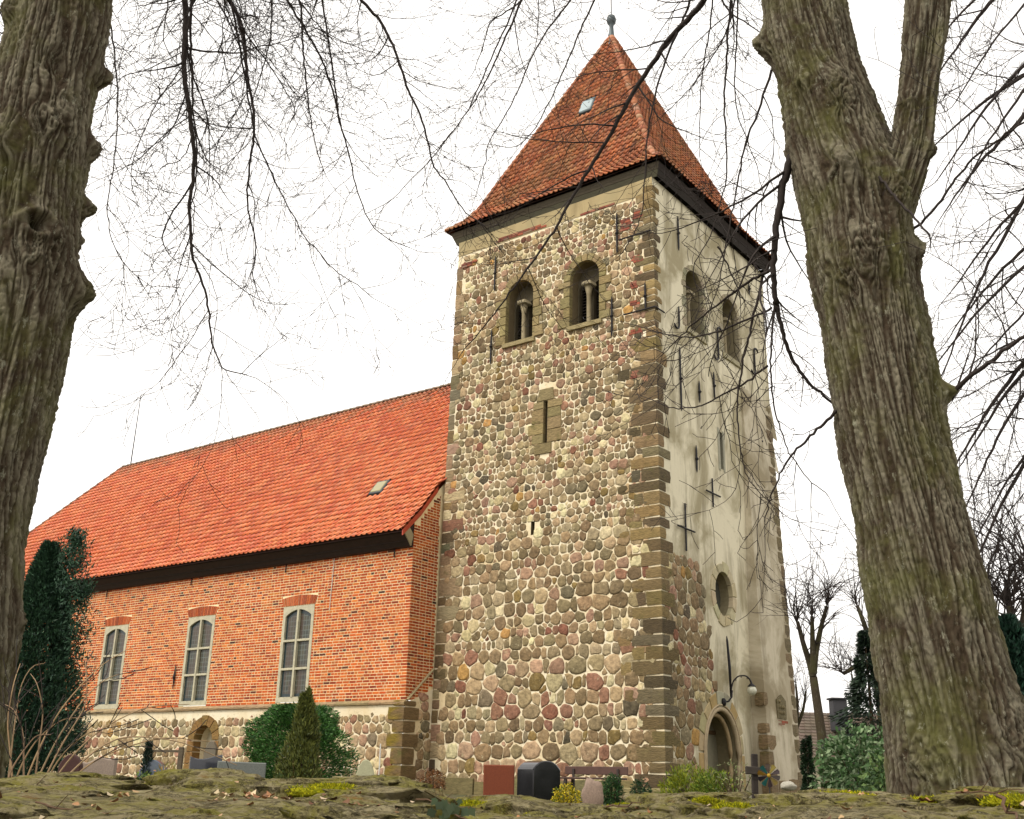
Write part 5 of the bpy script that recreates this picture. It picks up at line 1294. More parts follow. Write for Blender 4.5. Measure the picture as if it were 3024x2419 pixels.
hang(linR, boR, B_((790, 0), (680, 140), (600, 260), (520, 420), (470, 560), (400, 690), (340, 790), (285, 860), (275, 1000), (240, 1100)), 10.6, 11.2, 7, 2)
hang(linR, boR, B_((935, 0), (850, 180), (780, 360), (690, 560), (640, 660), (560, 810), (460, 900), (330, 880)), 10.4, 11.0, 7, 2)
hang(linR, boR, B_((1610, 0), (1500, 120), (1400, 220), (1310, 350), (1220, 480), (1130, 640), (1040, 800), (960, 940), (850, 1110), (690, 1400)) + [zC(500, 540), zC(370, 720), zC(200, 930), zC(130, 1010)], 9.2, 10.6, 20, 2.2, dens=.8)
hang(linR, boR, B_((1505, 40), (1440, 190), (1380, 330), (1330, 470), (1290, 640), (1265, 760), (1250, 900), (1240, 1100), (1230, 1280), (1180, 1420), (1080, 1560)), 9.4, 9.9, 9, 2, dens=.8)
hang(linR, boR, B_((1650, 0), (1640, 180), (1600, 350), (1580, 560), (1570, 800), (1575, 950)), 9.0, 9.3, 6, 2, dens=.8)
hang(linR, boR, B_((1790, 0), (1740, 180), (1680, 300), (1600, 420), (1500, 560), (1400, 650), (1310, 740)), 8.8, 9.6, 6, 1.8, dens=.8)
hang(linR, boR, B_((1805, 0), (1800, 200), (1785, 500), (1790, 650), (1840, 800), (1920, 1000), (1960, 1180)), 8.7, 9.2, 6, 1.8, dens=.8)
hang(linR, boR, B_((1760, 30), (1740, 250), (1735, 400), (1720, 600), (1735, 900), (1740, 1080), (1650, 1410)) + [zC(1520, 500), zC(1560, 640)], 8.9, 9.5, 8, 2, dens=.8)
# branches that leave the forked trunk within the picture
def off(tree, pts, d0, d1, w0, w1=2.0, **kw): branch(tree, run(pts, d0, d1), pxw(w0, d0), pxw(w1, d1), **kw)
off(linR, [zE(150, 395), zE(100, 560), zE(40, 720), zE(0, 800), zC(1700, 550), zC(1640, 760)], 7.4, 7.8, 7, Lmul=.8)
off(linR, [zE(262, 880), zE(215, 1050), zE(175, 1280), zE(160, 1500), zE(170, 1725), zD(945, 400), zD(980, 560), zD(1020, 680), zD(1050, 780), zD(1150, 920), zD(1290, 1040), (2560, 1260)], 7.35, 7.9, 22, 4, Lmul=.9, dens=.9)
off(linR, [zD(945, 420), zD(920, 640), zD(915, 820), zD(940, 1100), zD(1000, 1280), zD(1050, 1400), zD(1150, 1540), zD(1290, 1650)], 7.6, 7.8, 6, Lmul=.75, dens=.55)
off(linR, [zF(330, 790), zF(230, 890), zF(100, 1010), zF(20, 1120), zF(-40, 1260), zF(-80, 1420)], 7.3, 7.6, 8, 2.5, Lmul=.75, dens=.55)
off(linR, [zD(930, 210), zD(850, 240), zD(700, 340), zD(520, 470), zD(380, 600), zD(210, 760)], 7.6, 8.4, 9, 2, dens=.5)
off(linR, [zD(925, 450), zD(760, 530), zD(600, 600), zD(400, 645), zD(250, 620), zD(60, 560)], 7.65, 8.4, 6, 2, dens=.5)
off(linR, [zD(900, 820), zD(760, 930), zD(600, 1010), zD(450, 1090), zD(280, 1090), zD(150, 1030)], 7.7, 8.4, 6, 2, dens=.5)
off(linR, [zD(930, 150), zD(870, 240), zD(830, 420), zD(790, 580), zD(740, 800), zD(700, 1060), zD(720, 1350), zD(770, 1540), zD(880, 1660)], 7.7, 8.0, 8, 2, dens=.5)
off(linR, [zD(580, 60), zD(640, 170), zD(690, 290), zD(760, 430)], 8.6, 8.8, 5, 2, Lmul=.6, dens=.5)
off(linR, [zE(940, 1310), zE(1080, 1180), zE(1200, 1000), zE(1330, 860), zE(1579, 690)], 7.35, 7.0, 7, 5, dens=.8)
off(linR, [zF(945, 745), zF(1050, 620), zF(1200, 510), zF(1388, 370), (3120, 900)], 7.4, 7.0, 12, 7, dens=.9)
off(linR, [zE(760, 1000), zE(850, 1120), zE(960, 1230), zE(1040, 1330)], 7.05, 6.9, 7, 5, dens=.2, lev=0, Lmul=.2)
# the next linden, its trunk beyond the right edge: long straight shoots sweep down into the picture
DT = 11.5; b3 = at(3650, 2300, DT); 
lin3 = thing('linden_tree', 'linden beyond the right edge sending long drooping shoots into view', 'tree', (b3[0], b3[1], GZ))
P3 = [np.array([b3[0], b3[1], z_]) + RT0 * .02 * z_ for z_ in np.linspace(GZ - .05, 9.5, 12)]; mb = MB(); tube(mb, P3, np.linspace(.5, .22, 12), 14, lin(110, 98, 80), False); mb.build('trunk', MT['bark'], lin3, True)
for i in range(17):
    y0 = -260 + i * 92 + rnd.uniform(-40, 40); sx = rnd.uniform(3120, 3280); d0 = rnd.uniform(9.3, 11.5)
    ex = rnd.uniform(2730, 2860) + (60 if y0 > 700 else 0); ey = y0 + rnd.uniform(330, 620); m_ = rnd.uniform(.35, .55)
    pts = [(sx, y0 - 90), (sx + (ex - sx) * .35, y0 + (ey - y0) * .22), (sx + (ex - sx) * .7, y0 + (ey - y0) * .58), (ex, ey)]
    R_ = run(pts, d0, d0 - .4); z_ = min(9.2, max(3.2, R_[0][2] + 1.2)); rt_ = np.array([b3[0], b3[1], z_]) + RT0 * .02 * z_
    branch(lin3, R_, pxw(rnd.uniform(8, 15), d0), pxw(3, d0), root=rt_, dens=.7, Lmul=1.05, droop=.02)
# ================================================================== SHRUBS AND CONIFERS
def sphere_dirs(n):
    d = nrg.normal(size=(n, 3)); return d / np.linalg.norm(d, axis=1)[:, None]
def clumpy(P, sc, lo, seed):
    """keep points where a noise field is dense, so gaps and clumps appear"""
    k = np.array([noise.noise((p[0] * sc + seed, p[1] * sc, p[2] * sc)) > lo for p in P]); return k
def spray_conifer(name, label, cat, base, H, rad, n, col, alt=None, up=.8, ln=.10, wd=.03, lobes=10, seed=3.0, group=None, tips=(), stems=0):
    """upright evergreen: foliage sprays on short limbs round a stem; rad(h) gives the half width at height fraction h"""
    t_ = thing(name, label, cat, base, group); b = np.array(base)
    s = MB(); tube(s, [b, b + [0, 0, H * .5], b + [0, 0, H * .93]], [max(.03, H * .018), max(.02, H * .012), .008], 8, lin(88, 70, 52)); s.build('stem', MT['twig'], t_)
    h = nrg.random(n) ** .85; a = nrg.random(n) * 2 * math.pi; r0 = np.array([rad(x) for x in h])
    lob = 1 + .22 * np.sin(a * 3 + h * 9 + seed) + .20 * np.array([noise.noise((math.cos(q) * 1.5 + seed, math.sin(q) * 1.5, z_ * lobes)) for q, z_ in zip(a, h)])
    q = nrg.random(n) ** .38 ; R_ = r0 * lob * q
    P = np.stack([b[0] + R_ * np.cos(a), b[1] + R_ * np.sin(a), b[2] + h * H], 1); D = np.stack([np.cos(a) * (1 - up), np.sin(a) * (1 - up), np.full(n, up)], 1) + nrg.normal(size=(n, 3)) * .30
    for (dx, dz, rr, m_) in tips:                         # extra leaders and side boughs
        c = b + RT0 * dx + np.array([0, 0, dz]); k = np.clip(nrg.normal(size=(m_, 3)), -1.7, 1.7) * np.array([rr, rr, rr * 1.3]); P = np.r_[P, c + k]; D = np.r_[D, np.array([[0, 0, up]]) + nrg.normal(size=(m_, 3)) * .4]
    keep = clumpy(P, 3.2 / max(.5, rad(.3)), -.36, seed); P, D = P[keep], D[keep]; m_ = len(P)
    stuff(leaves(P, D, nrg.uniform(.6, 1.3, m_) * ln, wd, cols(m_, col, .4, alt, .25), 'foliage', MT['leaf'], t_))
    if stems:
        for i in range(stems):
            aa = rnd.uniform(0, 6.28); rr = rad(.2) * rnd.uniform(.3, .9); s = MB(); tube(s, [b + [rr * .3 * math.cos(aa), rr * .3 * math.sin(aa), 0], b + [rr * math.cos(aa), rr * math.sin(aa), H * rnd.uniform(.3, .5)]], [.014, .005], 5, lin(120, 96, 60)); s.build('branch', MT['twig'], t_)
    return t_
def gnd(px, d): 
    p = at(px, 2300, d); return np.array([p[0], p[1], GZ])
def dist_h(py, d, px=1500): return float(at(px, py, d)[2])
g1 = gnd(35, 19)
spray_conifer('yew_tree', 'dark blue green yew beside the left linden trunk', 'conifer', g1, dist_h(1600, 19, 60) - GZ, lambda h: .74 * (1 - h ** 2.2) * (.85 + .15 * min(1, h * 4)) + .06, 70000, lin(58, 90, 64), lin(36, 62, 48), .45, .085, .022, 7, 3.0, tips=((.40, 4.0, .07, 700), (.38, 3.7, .13, 1300), (.42, 3.2, .17, 1700), (.52, 2.5, .18, 1700), (.64, 3.1, .07, 450), (.50, 1.7, .22, 2200), (.6, 1.0, .2, 1500)))
g2 = gnd(872, 25)
t_ = spray_conifer('yew_bush', 'broad rounded dark green yew bush behind the conical thuja', 'bush', g2, dist_h(2085, 25, 870) - GZ, lambda h: 1.25 * math.sqrt(max(.02, 1 - (h * .98 - .12) ** 2)) * (.92 if h > .2 else .9), 34000, lin(76, 122, 52), lin(48, 88, 40), .25, .085, .024, 6, 8.0)
g3 = gnd(886, 21)
spray_conifer('thuja', 'olive green conical thuja in front of the round yew bush', 'conifer', g3, dist_h(2034, 21, 886) - GZ, lambda h: .46 * (1 - h) ** .8 * min(1, .75 + h * 2) + .02, 15000, lin(106, 112, 48), lin(74, 86, 38), .75, .085, .022, 9, 12.0, stems=7)
spray_conifer('dwarf_conifer', 'slender little dark conifer behind the blue gravestone', 'conifer', gnd(428, 15), dist_h(2195, 15, 430) - GZ, lambda h: .10 * (1 - h) + .02, 1500, lin(34, 56, 44), None, .6, .05, .014, 6, 5.0)
g4 = gnd(3035, 19)
spray_conifer('cypress', 'dark green columnar cypress at the right edge behind the linden', 'conifer', g4, dist_h(1830, 19, 3000) - GZ, lambda h: .62 * (1 - h ** 4) + .05, 26000, lin(34, 66, 50), lin(22, 46, 38), .6, .12, .035, 9, 21.0)
g5 = gnd(2590, 26)
spray_conifer('weeping_spruce', 'dark spruce with drooping boughs behind the rhododendron', 'conifer', g5, dist_h(1860, 26, 2590) - GZ, lambda h: 1.2 * (1 - h) ** 1.15 * (1 + .3 * math.sin(h * 40)) + .03, 12000, lin(46, 64, 44), lin(26, 42, 34), -.55, .15, .035, 14, 31.0)
spray_conifer('ivy_bush', 'narrow dark ivy bush at the right foot of the tower', 'bush', gnd(2388, 34), dist_h(2175, 34, 2388) - GZ, lambda h: .20 * (1 - .5 * h), 3500, lin(36, 58, 32), None, .2, .08, .05, 6, 35.0)
def shrub(name, label, cat, base, H, rx, n, col, alt, ln, wd, stems=9, leafy=1.0, up=.3, seed=2.0, stemcol=lin(86, 70, 50), drop=.3):
    b = np.array(base); t_ = thing(name, label, cat, b); tips = []
    st = MB()
    for i in range(stems):
        a = rnd.uniform(0, 6.28); R_ = rx * math.sqrt(rnd.random()); e = b + [R_ * math.cos(a), R_ * math.sin(a), H * rnd.uniform(.6, 1.0) * (1 - .3 * (R_ / rx) ** 2)]; mm = (b + e) / 2 + [0, 0, H * .12]
        tube(st, [b + [R_ * .2 * math.cos(a), R_ * .2 * math.sin(a), 0], mm, e], [.012, .008, .004], 4, stemcol)
    stuff(st.build('stems', MT['twig'], t_))
    d = sphere_dirs(n); k = nrg.random(n) ** .30; P = b + [0, 0, H * .52] + d * k[:, None] * [rx, rx, H * .5] * (1 + .22 * np.array([noise.noise((x[0] * 2.2 + seed, x[1] * 2.2, x[2] * 2.2)) for x in d])[:, None])
    kp = clumpy(P, 2.6 / rx, -.12, seed); P, d = P[kp], d[kp]; m_ = len(P)
    stuff(leaves(P, d * .8 + nrg.normal(size=(m_, 3)) * .6 + [0, 0, up], nrg.uniform(.6, 1.2, m_) * ln, wd, cols(m_, col, .4, alt, .4), 'foliage', MT['leaf'], t_, drop)); return t_
shrub('rhododendron', 'glossy green rhododendron left of the forked linden trunk', 'bush', gnd(2545, 15), dist_h(2150, 15, 2545) - GZ, .56, 4200, lin(82, 116, 66), lin(150, 172, 128), .11, .042, 12, seed=6.)
shrub('rhododendron', 'lower dark rhododendron close to the forked linden foot', 'bush', gnd(2625, 13.5), dist_h(2215, 13.5, 2600) - GZ, .34, 1700, lin(70, 100, 52), lin(120, 146, 84), .10, .04, 8, seed=7.)
shrub('heather_shrub', 'feathery yellow green shrub in front of the tower corner', 'shrub', gnd(2035, 13), dist_h(2268, 13, 2035) - GZ, .33, 6500, lin(150, 158, 30), lin(112, 132, 36), .06, .012, 16, up=.7, seed=11., drop=.0)
shrub('heather_shrub', 'bushier green shrub in front of the church portal', 'shrub', gnd(2110, 12.6), dist_h(2278, 12.6, 2110) - GZ, .24, 4000, lin(104, 132, 34), lin(150, 158, 50), .055, .013, 12, up=.6, seed=12., drop=.0)
shrub('bamboo_shrub', 'thin pale leaved shrub left of the wooden cross', 'shrub', gnd(2170, 12.2), dist_h(2238, 12.2, 2170) - GZ, .22, 420, lin(140, 150, 96), lin(176, 178, 128), .05, .014, 14, up=.3, seed=13.)
shrub('box_shrub', 'small round dark green box shrub in front of the bench', 'shrub', gnd(1808, 14), dist_h(2286, 14, 1808) - GZ, .135, 5200, lin(40, 76, 36), lin(66, 104, 46), .03, .014, 6, seed=14.)
shrub('box_shrub', 'lower dark green box shrub right of the bench', 'shrub', gnd(1892, 14), dist_h(2302, 14, 1892) - GZ, .14, 4200, lin(36, 66, 34), lin(56, 90, 42), .03, .014, 6, seed=15.)
shrub('primrose_bed', 'patch of yellow flowers between the black gravestone and the pink stone', 'flowers', gnd(1672, 13), dist_h(2318, 13, 1672) - GZ, .17, 2600, lin(214, 190, 26), lin(110, 124, 28), .03, .02, 6, seed=16.)
shrub('grass_tuft', 'yellowish grass tuft beside the wavy slate gravestone', 'grass', gnd(490, 14.5), dist_h(2262, 14.5, 490) - GZ, .16, 800, lin(140, 140, 40), lin(166, 128, 66), .09, .008, 5, up=1.2, seed=17., drop=.0)
shrub('ivy_clump', 'low green ivy in front of the blue gravestone', 'ivy', gnd(440, 11), dist_h(2280, 11, 440) - GZ, .2, 900, lin(84, 112, 42), lin(124, 140, 56), .04, .03, 5, seed=18.)
# bare arching stems at the lower left
t_ = thing('bare_shrub', 'leafless brown stems arching up in front of the yew', 'shrub', gnd(110, 5.6))
for (x0, x1, y1, x2, y2) in ((20, 60, 2020, 130, 1960), (60, 180, 2090, 400, 1905), (90, 240, 2070, 390, 1985), (110, 260, 2080, 250, 1940), (40, 20, 2130, 60, 1960), (130, 300, 2150, 560, 2080), (150, 350, 2170, 700, 2260), (100, 130, 2100, 90, 1990), (70, 70, 2160, 10, 2080), (170, 330, 2220, 620, 2190), (30, 110, 2180, 260, 2120), (10, 60, 2230, 150, 2170), (120, 210, 2200, 330, 2170)):
    d = rnd.uniform(5.3, 6.0); b = at(x0, 2345, d); P, s_ = smooth_path([b, at((x0 + x1) / 2, (2345 + y1) / 2 - 20, d), at(x1, y1, d), at((x1 + x2) / 2, (y1 + y2) / 2 - 30, d), at(x2, y2, d + .1)], 4)
    q = MB(); tube(q, P, np.linspace(.0048, .0016, len(P)), 5, jit(lin(170, 142, 108), .2), False); o = q.build('branch', MT['twig'], t_, True)
    tw = MB()
    for k in range(5): i = rnd.randrange(4, len(P) - 1); shoot(tw, P[i], unit(P[i + 1] - P[i]) + unit(np.array([rnd.gauss(0, 1), rnd.gauss(0, 1), rnd.gauss(.3, 1)])) * .7, rnd.uniform(.08, .25), .002, 0, .0)
    stuff(tw.build('twigs', MT['twig'], o))

# ================================================================== GRAVES, BENCH, CROSS
def heading(c, rz=0.0): return Matrix.Translation(Vector([float(x) for x in c])) @ Matrix.Rotation(YAW + rz, 4, 'Z')
def headstone(label, px0, px1, ytop, d, depth, rz, prof, mat, col, sidecol=None, name='gravestone', zb=GZ, foot=True):
    """slab with an outlined head; prof(u) in 0..1 lowers the top edge as a fraction of the height"""
    c = gnd((px0 + px1) / 2, d); c[2] = zb; W = (px1 - px0) / FPX * float((at((px0 + px1) / 2, 2280, d) - CAM) @ FW); H = dist_h(ytop, d, (px0 + px1) / 2) - zb; t_ = thing(name, label, 'gravestone', c); M = heading(c, rz); n = 18
    us = np.linspace(-.5, .5, n + 1); e = .012; V = []; F = []
    ring_ = [(-.5, 0.0)] + [(u, 1 - prof(u + .5)) for u in us] + [(.5, 0.0)]
    m_ = len(ring_)
    for (y, k) in ((-depth / 2, 1 - e / W * 2), (-depth / 2 + e, 1.0), (depth / 2 - e, 1.0), (depth / 2, 1 - e / W * 2)):
        for (u, h) in ring_: V.append(tuple(M @ Vector((u * W * k, y, h * H * (1 if k == 1 else 1 - e / H)))))
    for a in range(3):
        for i in range(m_ - 1): F.append((a * m_ + i, a * m_ + i + 1, (a + 1) * m_ + i + 1, (a + 1) * m_ + i))
    F.append(tuple(range(m_))); F.append(tuple(range(4 * m_ - 1, 3 * m_ - 1, -1)))
    q = MB(); q.add(V, F, col); q.build('slab', mat, t_)
    if foot: q = MB(); bevbox(q, -W * .62, W * .62, -depth * .9, depth * .9, -.05, .07, .012, shade(col, .9), M); q.build('base', MT['granite'], t_)
    return t_
rnd_top = lambda u: .22 * (2 * u - 1) ** 2
headstone('black polished gravestone with rounded head in front of the tower', 1540, 1642, 2247, 14, .34, .62, lambda u: .16 * abs(2 * u - 1) ** 2.6, MT['polished'], lin(26, 25, 28))
headstone('rust brown square stele left of the black gravestone', 1428, 1519, 2259, 15.2, .07, -.05, lambda u: 0.0, MT['granite'], lin(130, 62, 32))
headstone('dark slate gravestone with a wavy top edge', 556, 648, 2228, 16, .14, .35, lambda u: .16 * (1 - u) * math.sin(u * 3.0) + .13 * max(0, .3 - u), MT['polished'], lin(64, 66, 74))
headstone('low wide light grey block gravestone beside the wavy slate one', 640, 780, 2249, 15.2, .16, .25, lambda u: .02 * u, MT['granite'], lin(120, 124, 118))
headstone('small blue grey gravestone with curved top behind the ivy', 408, 500, 2240, 15, .12, -.1, lambda u: .30 * (2 * u - 1) ** 2 + .06 * u, MT['polished'], lin(84, 96, 110))
headstone('dark red brown gravestone next to the yew', 172, 236, 2227, 16, .12, .0, rnd_top, MT['granite'], lin(74, 42, 36))
headstone('pinkish grey gravestone with slanted top behind the bare stems', 238, 336, 2234, 16.5, .14, .1, lambda u: .12 * (1 - u) + .04 * math.sin(u * 9), MT['granite'], lin(164, 146, 130))
headstone('pale lichen covered rounded gravestone left of the white conduit', 1052, 1104, 2243, 20, .14, .0, lambda u: .34 * abs(2 * u - 1) ** 2.2, MT['granite'], lin(188, 186, 150))
headstone('old grey rounded headstone standing in the arched niche', 594, 634, 2188, 38, .14, -.3, lambda u: .2 * abs(2 * u - 1.1) ** 2, MT['granite'], lin(120, 110, 92))
def boulder(label, px, py, d, r, col, name='gravestone_boulder', cat='gravestone', mat='granite', seed=1, flat=0):
    p = at(px, py, d); q = MB(); v, f = blob(p, r, seed, 2, .22, YAW, flat, 1.3); q.add(v, f, col); o = q.build(name, MT[mat], None, True); tag(o, label, cat); return o
boulder('small rounded pink granite stone right of the black gravestone', 1750, 2348, 11, (.105, .07, .15), lin(168, 144, 126), seed=41)
boulder('white weathered stone lying right of the toy windmill', 2328, 2322, 13, (.09, .06, .05), lin(196, 190, 172), 'field_stone', 'stone', seed=43)
shrub('dried_plant', 'rusty brown dried plant at the left foot of the tower', 'plant', gnd(1278, 27), dist_h(2272, 27, 1278) - GZ, .30, 1500, lin(140, 92, 48), lin(104, 70, 40), .07, .03, 7, seed=19.)
# wooden post and rail fence fragment by the niche
t_ = thing('fence_post', 'grey weathered wooden post left of the niche', 'post', gnd(526, 30)); q = MB(); bevbox(q, -.06, .06, -.06, .06, 0, dist_h(2206, 30, 526) - GZ, .012, lin(104, 92, 74), heading(gnd(526, 30))); q.build('post', MT['oldwood'], t_)
q = MB(); z_ = dist_h(2215, 30, 526) - GZ; bevbox(q, -.75, -.062, -.02, .02, z_ - .06, z_, .006, lin(104, 92, 74), heading(gnd(526, 30))); q.build('rail', MT['oldwood'], t_)
# bench
c = gnd(1745, 27.5); M = heading(c, -YAW + .05); t_ = thing('park_bench', 'brown wooden bench against the tower wall', 'bench', c)
zb = dist_h(2263, 27.5, 1745) - GZ; zs_ = dist_h(2296, 27.5, 1745) - GZ
q = MB(); bevbox(q, -.88, .88, .24, .28, zb - .19, zb, .01, lin(94, 66, 56), M); q.build('backrest', MT['wood'], t_)
for k in range(3): q = MB(); bevbox(q, -.88, .88, -.22 + .15 * k, -.09 + .15 * k, zs_ - .045, zs_, .01, lin(84, 60, 50), M); q.build('seat_slat', MT['wood'], t_)
for x in (-.62, .62):
    for (y0, y1) in ((-.2, -.13), (.16, .23)): q = MB(); bevbox(q, x - .04, x + .04, y0, y1, 0, zs_ - .047, .008, lin(60, 48, 42), M); q.build('leg', MT['wood'], t_)
    q = MB(); bevbox(q, x - .03, x + .03, .20, .238, zs_ - .04, zb - .05, .006, lin(60, 48, 42), M); q.build('back_support', MT['wood'], t_)
# wooden cross, toy windmill
c = gnd(2224, 11); M = heading(c, .15) @ Matrix.Rotation(.035, 4, 'Y'); t_ = thing('wooden_cross', 'dark weathered wooden grave cross in front of the portal wall', 'cross', c)
H = dist_h(2226, 11, 2222) - GZ; ha = dist_h(2276, 11, 2222) - GZ
q = MB(); bevbox(q, -.028, .028, -.022, .022, 0, H, .006, lin(60, 52, 46), M); q.build('upright', MT['oldwood'], t_)
q = MB(); bevbox(q, -.105, .105, -.05, -.0225, ha - .036, ha + .036, .006, lin(74, 66, 58), M); q.build('crossbar', MT['oldwood'], t_)
c = gnd(2271, 10.6); M = heading(c, -.25); t_ = thing('toy_windmill', 'colourful toy windmill on a stick beside the wooden cross', 'windmill', c)
zc = dist_h(2290, 10.6, 2271) - GZ; q = MB(); bevbox(q, -.005, .005, .012, .022, 0, zc, .002, lin(60, 60, 60), M); q.build('stick', MT['wood'], t_)
PC = [(60, 34, 40), (172, 150, 40), (104, 84, 70), (20, 110, 104), (170, 128, 30), (52, 40, 50), (30, 120, 112), (66, 40, 40), (150, 126, 40), (72, 60, 50)]
for k in range(10):
    a = k * math.pi / 5 + .2; b = a + .42; q = MB(); v = []
    for (r, an, y) in ((.02, a, 0), (.098, a - .05, -.012), (.104, (a + b) / 2, -.004), (.098, b, .008), (.02, b, 0)):
        for dy in (-.0015, .0015): v.append(tuple(M @ Vector((r * math.cos(an), y + dy, zc + r * math.sin(an)))))
    q.add(v, [(0, 2, 4, 6, 8), (9, 7, 5, 3, 1)] + [(2 * i, 2 * ((i + 1) % 5), 2 * ((i + 1) % 5) + 1, 2 * i + 1) for i in range(5)], shade(lin(*PC[k]), .6)); q.build('vane', MT['wood'], t_)
q = MB(); v, f = blob(tuple(M @ Vector((0, -.012, zc))), (.018, .012, .018), 2, 1, .02); q.add(v, f, lin(200, 160, 40)); q.build('hub', MT['wood'], t_, True)
# lamp on the portal wall
t_ = thing('wall_lamp', 'black gooseneck wall lamp with white globe above the portal', 'lamp', Pm(3.65, 2.35, 0))
q = MB(); lathe(q, [(.0, -.12), (.05, -.11), (.08, -.04), (.08, .04), (.05, .11), (.0, .12)], Pm(3.6, 2.33, .07), 10); q.build('back_plate', MT['iron'], t_, True)
q = MB(); tube(q, [Pm(3.6, 2.33, .09), Pm(3.75, 2.36, .16), Pm(3.9, 2.5, .2), Pm(3.95, 2.7, .2)], .028, 6); tube(q, [Pm(3.98, 2.5, .14), Pm(3.97, 3.4, .14), Pm(3.92, 4.2, .12), Pm(3.9, 4.34, .12)], [.03, .045, .035, .015], 6); q.build('pole', MT['iron'], t_, True)
GC = np.array(Pm(4.45, 2.72, .62))
arc = [np.array(Pm(3.98, 2.7, .15)), np.array(Pm(4.0, 2.98, .22)), np.array(Pm(4.1, 3.14, .36)), np.array(Pm(4.28, 3.16, .52)), np.array(Pm(4.4, 3.06, .6)), GC + [0, 0, .2]]
P, _ = smooth_path(arc, 5); q = MB(); tube(q, P, .024, 6)
for (cx, r) in ((P[9], .05), (P[14], .045), (P[19], .05)): tube(q, [cx + np.array([0, r * math.cos(a), r * math.sin(a) - r]) * (1 - a / 14) for a in np.linspace(0, 8, 16)], .007, 4)
q.build('bracket', MT['iron'], t_, True)
q = MB(); lathe(q, [(.01, .3), (.03, .22), (.05, .2), (.12, .14), (.13, .12)], GC, 12); q.build('cap', MT['iron'], t_, True)
q = MB(); lathe(q, [(.10, .125)] + [(.15 * math.sin(a), .15 * math.cos(a)) for a in np.linspace(.75, 3.1, 12)], GC, 16); q.build('globe', MT['globe'], t_, True)

# ================================================================== BACKGROUND RIGHT
hd = 58.0; hb = gnd(2470, hd); M = heading(hb, .1); t_ = thing('house', 'distant white house with brown tiled hipped roof and dark chimney', 'house', hb)
zr = dist_h(2092, hd, 2440) - GZ; ze = dist_h(2238, hd, 2400) - GZ; xw = 3.4
def HP(x, y, z_): return tuple(M @ Vector((x, y, z_)))
q = MB(); q.add([HP(*p) for p in boxv(-1.35, 7, .3, 7, -.2, ze)], BOXF, lin(226, 226, 222)); q.build('wall', MT['cream'], t_)
q = MB(); q.add([HP(-1.75, -.1, ze - .06), HP(7.4, -.1, ze - .06), HP(7.4, 7.4, ze - .06), HP(-1.75, 7.4, ze - .06), HP(-.35, 3.6, zr), HP(6, 3.6, zr)], [(0, 1, 5, 4), (1, 2, 5), (2, 3, 4, 5), (3, 0, 4), (3, 2, 1, 0)], lin(110, 92, 78)); rf = q.build('roof', MT['oldwood'], t_)
rows_ = 15; q = MB()
for r in range(rows_):
    f0 = r / rows_; f1 = (r + 1.08) / rows_
    def sp(x, f): return (x, -.1 + 3.7 * f, ze - .06 + (zr - ze + .06) * f)
    x0 = -1.75 + 1.4 * f0; x = x0
    while x < 6.6:
        a = sp(x, f0); b = sp(x + .30, f0); c_ = sp(x + .30, f1); d_ = sp(x, f1); up = .05
        q.add([HP(a[0], a[1] - .02, a[2] + up), HP(b[0], b[1] - .02, b[2] + up), HP(c_[0], c_[1], c_[2] + .01), HP(d_[0], d_[1], d_[2] + .01), HP(a[0], a[1] - .02, a[2]), HP(b[0], b[1] - .02, b[2])], [(0, 1, 2, 3), (4, 5, 1, 0)], jit(lin(112, 98, 84), .2)); x += .33
stuff(q.build('roof_tiles', MT['brick'], rf))
cp = at(2476, 2100, hd + 2); q = MB(); Mi = M.inverted(); lc = Mi @ Vector([float(x) for x in cp]); bevbox(q, lc.x - .38, lc.x + .38, lc.y - .3, lc.y + .3, zr - 1.0, zr + .55, .03, lin(70, 70, 74), M); bevbox(q, lc.x - .46, lc.x + .46, lc.y - .38, lc.y + .38, zr + .551, zr + .65, .02, lin(60, 60, 64), M); q.build('chimney', MT['granite'], rf)
q = MB(); bevbox(q, 1.2, 2.1, .27, .32, .6, ze - .5, .01, lin(90, 96, 100), M); q.build('window', MT['polished'], t_)
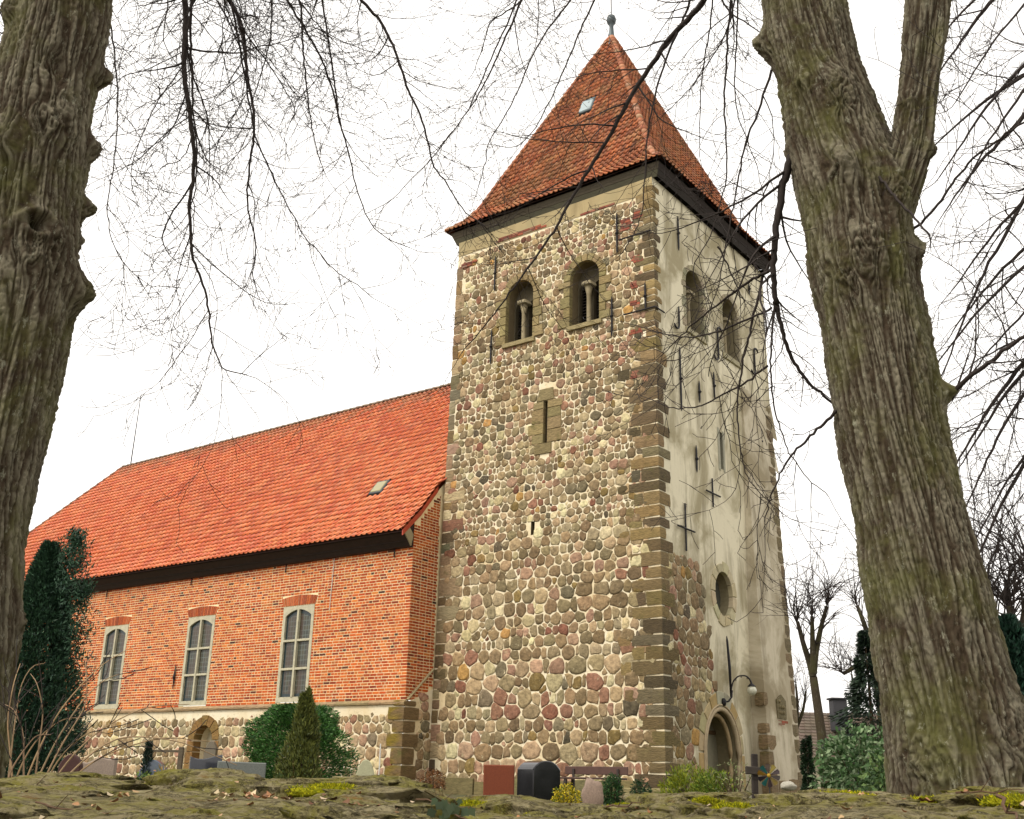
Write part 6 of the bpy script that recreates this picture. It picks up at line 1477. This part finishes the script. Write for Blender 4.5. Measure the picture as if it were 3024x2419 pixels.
def pollard(label, px, d, top_y, limbs, r, shoots, group='bare trees behind the church', spread=.35, seedlen=(1.2, 2.6)):
    """bare tree with a forked trunk, knuckled limb ends and bundles of straight shoots"""
    b = gnd(px, d); t_ = thing('bare_tree', label, 'tree', b, group); f = at(limbs[0][0][0], limbs[0][0][1], d)
    q = MB(); P, _ = smooth_path([b - [0, 0, .05], b * .5 + f * .5 + RT0 * .05, f], 5); tube(q, P, np.linspace(r * 1.25, r * .9, len(P)), 9, lin(104, 92, 74), False); q.build('trunk', MT['bark_far'], t_, True)
    for lm in limbs:
        L = [at(x, y, d + rnd.uniform(-.3, .3) * (i > 0)) for i, (x, y) in enumerate(lm)]; P, s_ = smooth_path(L, 5); q = MB(); tube(q, P, np.linspace(r * .85, r * .42, len(P)), 7, lin(92, 82, 68), False); o = q.build('limb', MT['bark_far'], t_, True)
        tw = MB()
        for k in range(shoots):
            i = rnd.randrange(int(len(P) * .45), len(P)) if rnd.random() < .45 else len(P) - 1; dd = unit(P[-1] - P[-3]) * .6 + np.array([0, 0, .8]) + np.array([rnd.gauss(0, spread), rnd.gauss(0, spread), 0])
            if i < len(P) - 1: dd = dd + RT0 * rnd.choice((-1, 1)) * .7
            shoot(tw, P[i], dd, rnd.uniform(*seedlen) * (1 if i == len(P) - 1 else .6), r * .13, 1, -.01)
        stuff(tw.build('twigs', MT['twig'], o))
pollard('bare tree with forked knuckled limbs between tower and forked linden', 2440, 30, 1650, [[(2402, 2000), (2392, 1960), (2372, 1900), (2355, 1835)], [(2402, 1990), (2408, 1930), (2425, 1850), (2442, 1790)], [(2402, 1990), (2400, 1900), (2398, 1820)]], .115, 18)
pollard('second bare tree half hidden by the forked linden trunk', 2620, 33, 1640, [[(2585, 1960), (2565, 1880), (2548, 1830), (2532, 1790)], [(2585, 1960), (2592, 1850), (2600, 1750)], [(2585, 1980), (2540, 1960), (2490, 1990)]], .12, 17)
pollard('bare pollard at the right edge above the cypress', 3040, 22, 1400, [[(3020, 1900), (2992, 1830), (2978, 1790)], [(3020, 1900), (3030, 1800), (3040, 1730)], [(3020, 1900), (2960, 1850), (2920, 1790)]], .13, 26, seedlen=(1.6, 3.4), spread=.45)
pollard('slim bare tree standing behind the house', 2500, 66, 2000, [[(2520, 2120), (2525, 2060), (2515, 1990)], [(2520, 2120), (2545, 2050), (2560, 1980)]], .12, 14, seedlen=(2, 3.5))
pollard('thin bare tree at the right corner of the tower', 2345, 50, 2000, [[(2352, 2150), (2356, 2080), (2350, 2020)], [(2352, 2150), (2372, 2100), (2380, 2040)]], .10, 12, seedlen=(1.5, 3))
# more hanging shoots behind the left trunk
for (pts, d) in (([(-60, -120), (10, 60), (40, 170), (20, 300), (-20, 420)], 9.5), ([(-120, 0), (-20, 90), (30, 120), (60, 60)], 10), ([(-90, 200), (-10, 230), (40, 190)], 9.8)):
    R_ = run(pts, d, d); branch(linL, R_, pxw(5, d), pxw(2, d), root=rootn(boL, R_[0]), dens=1.0)
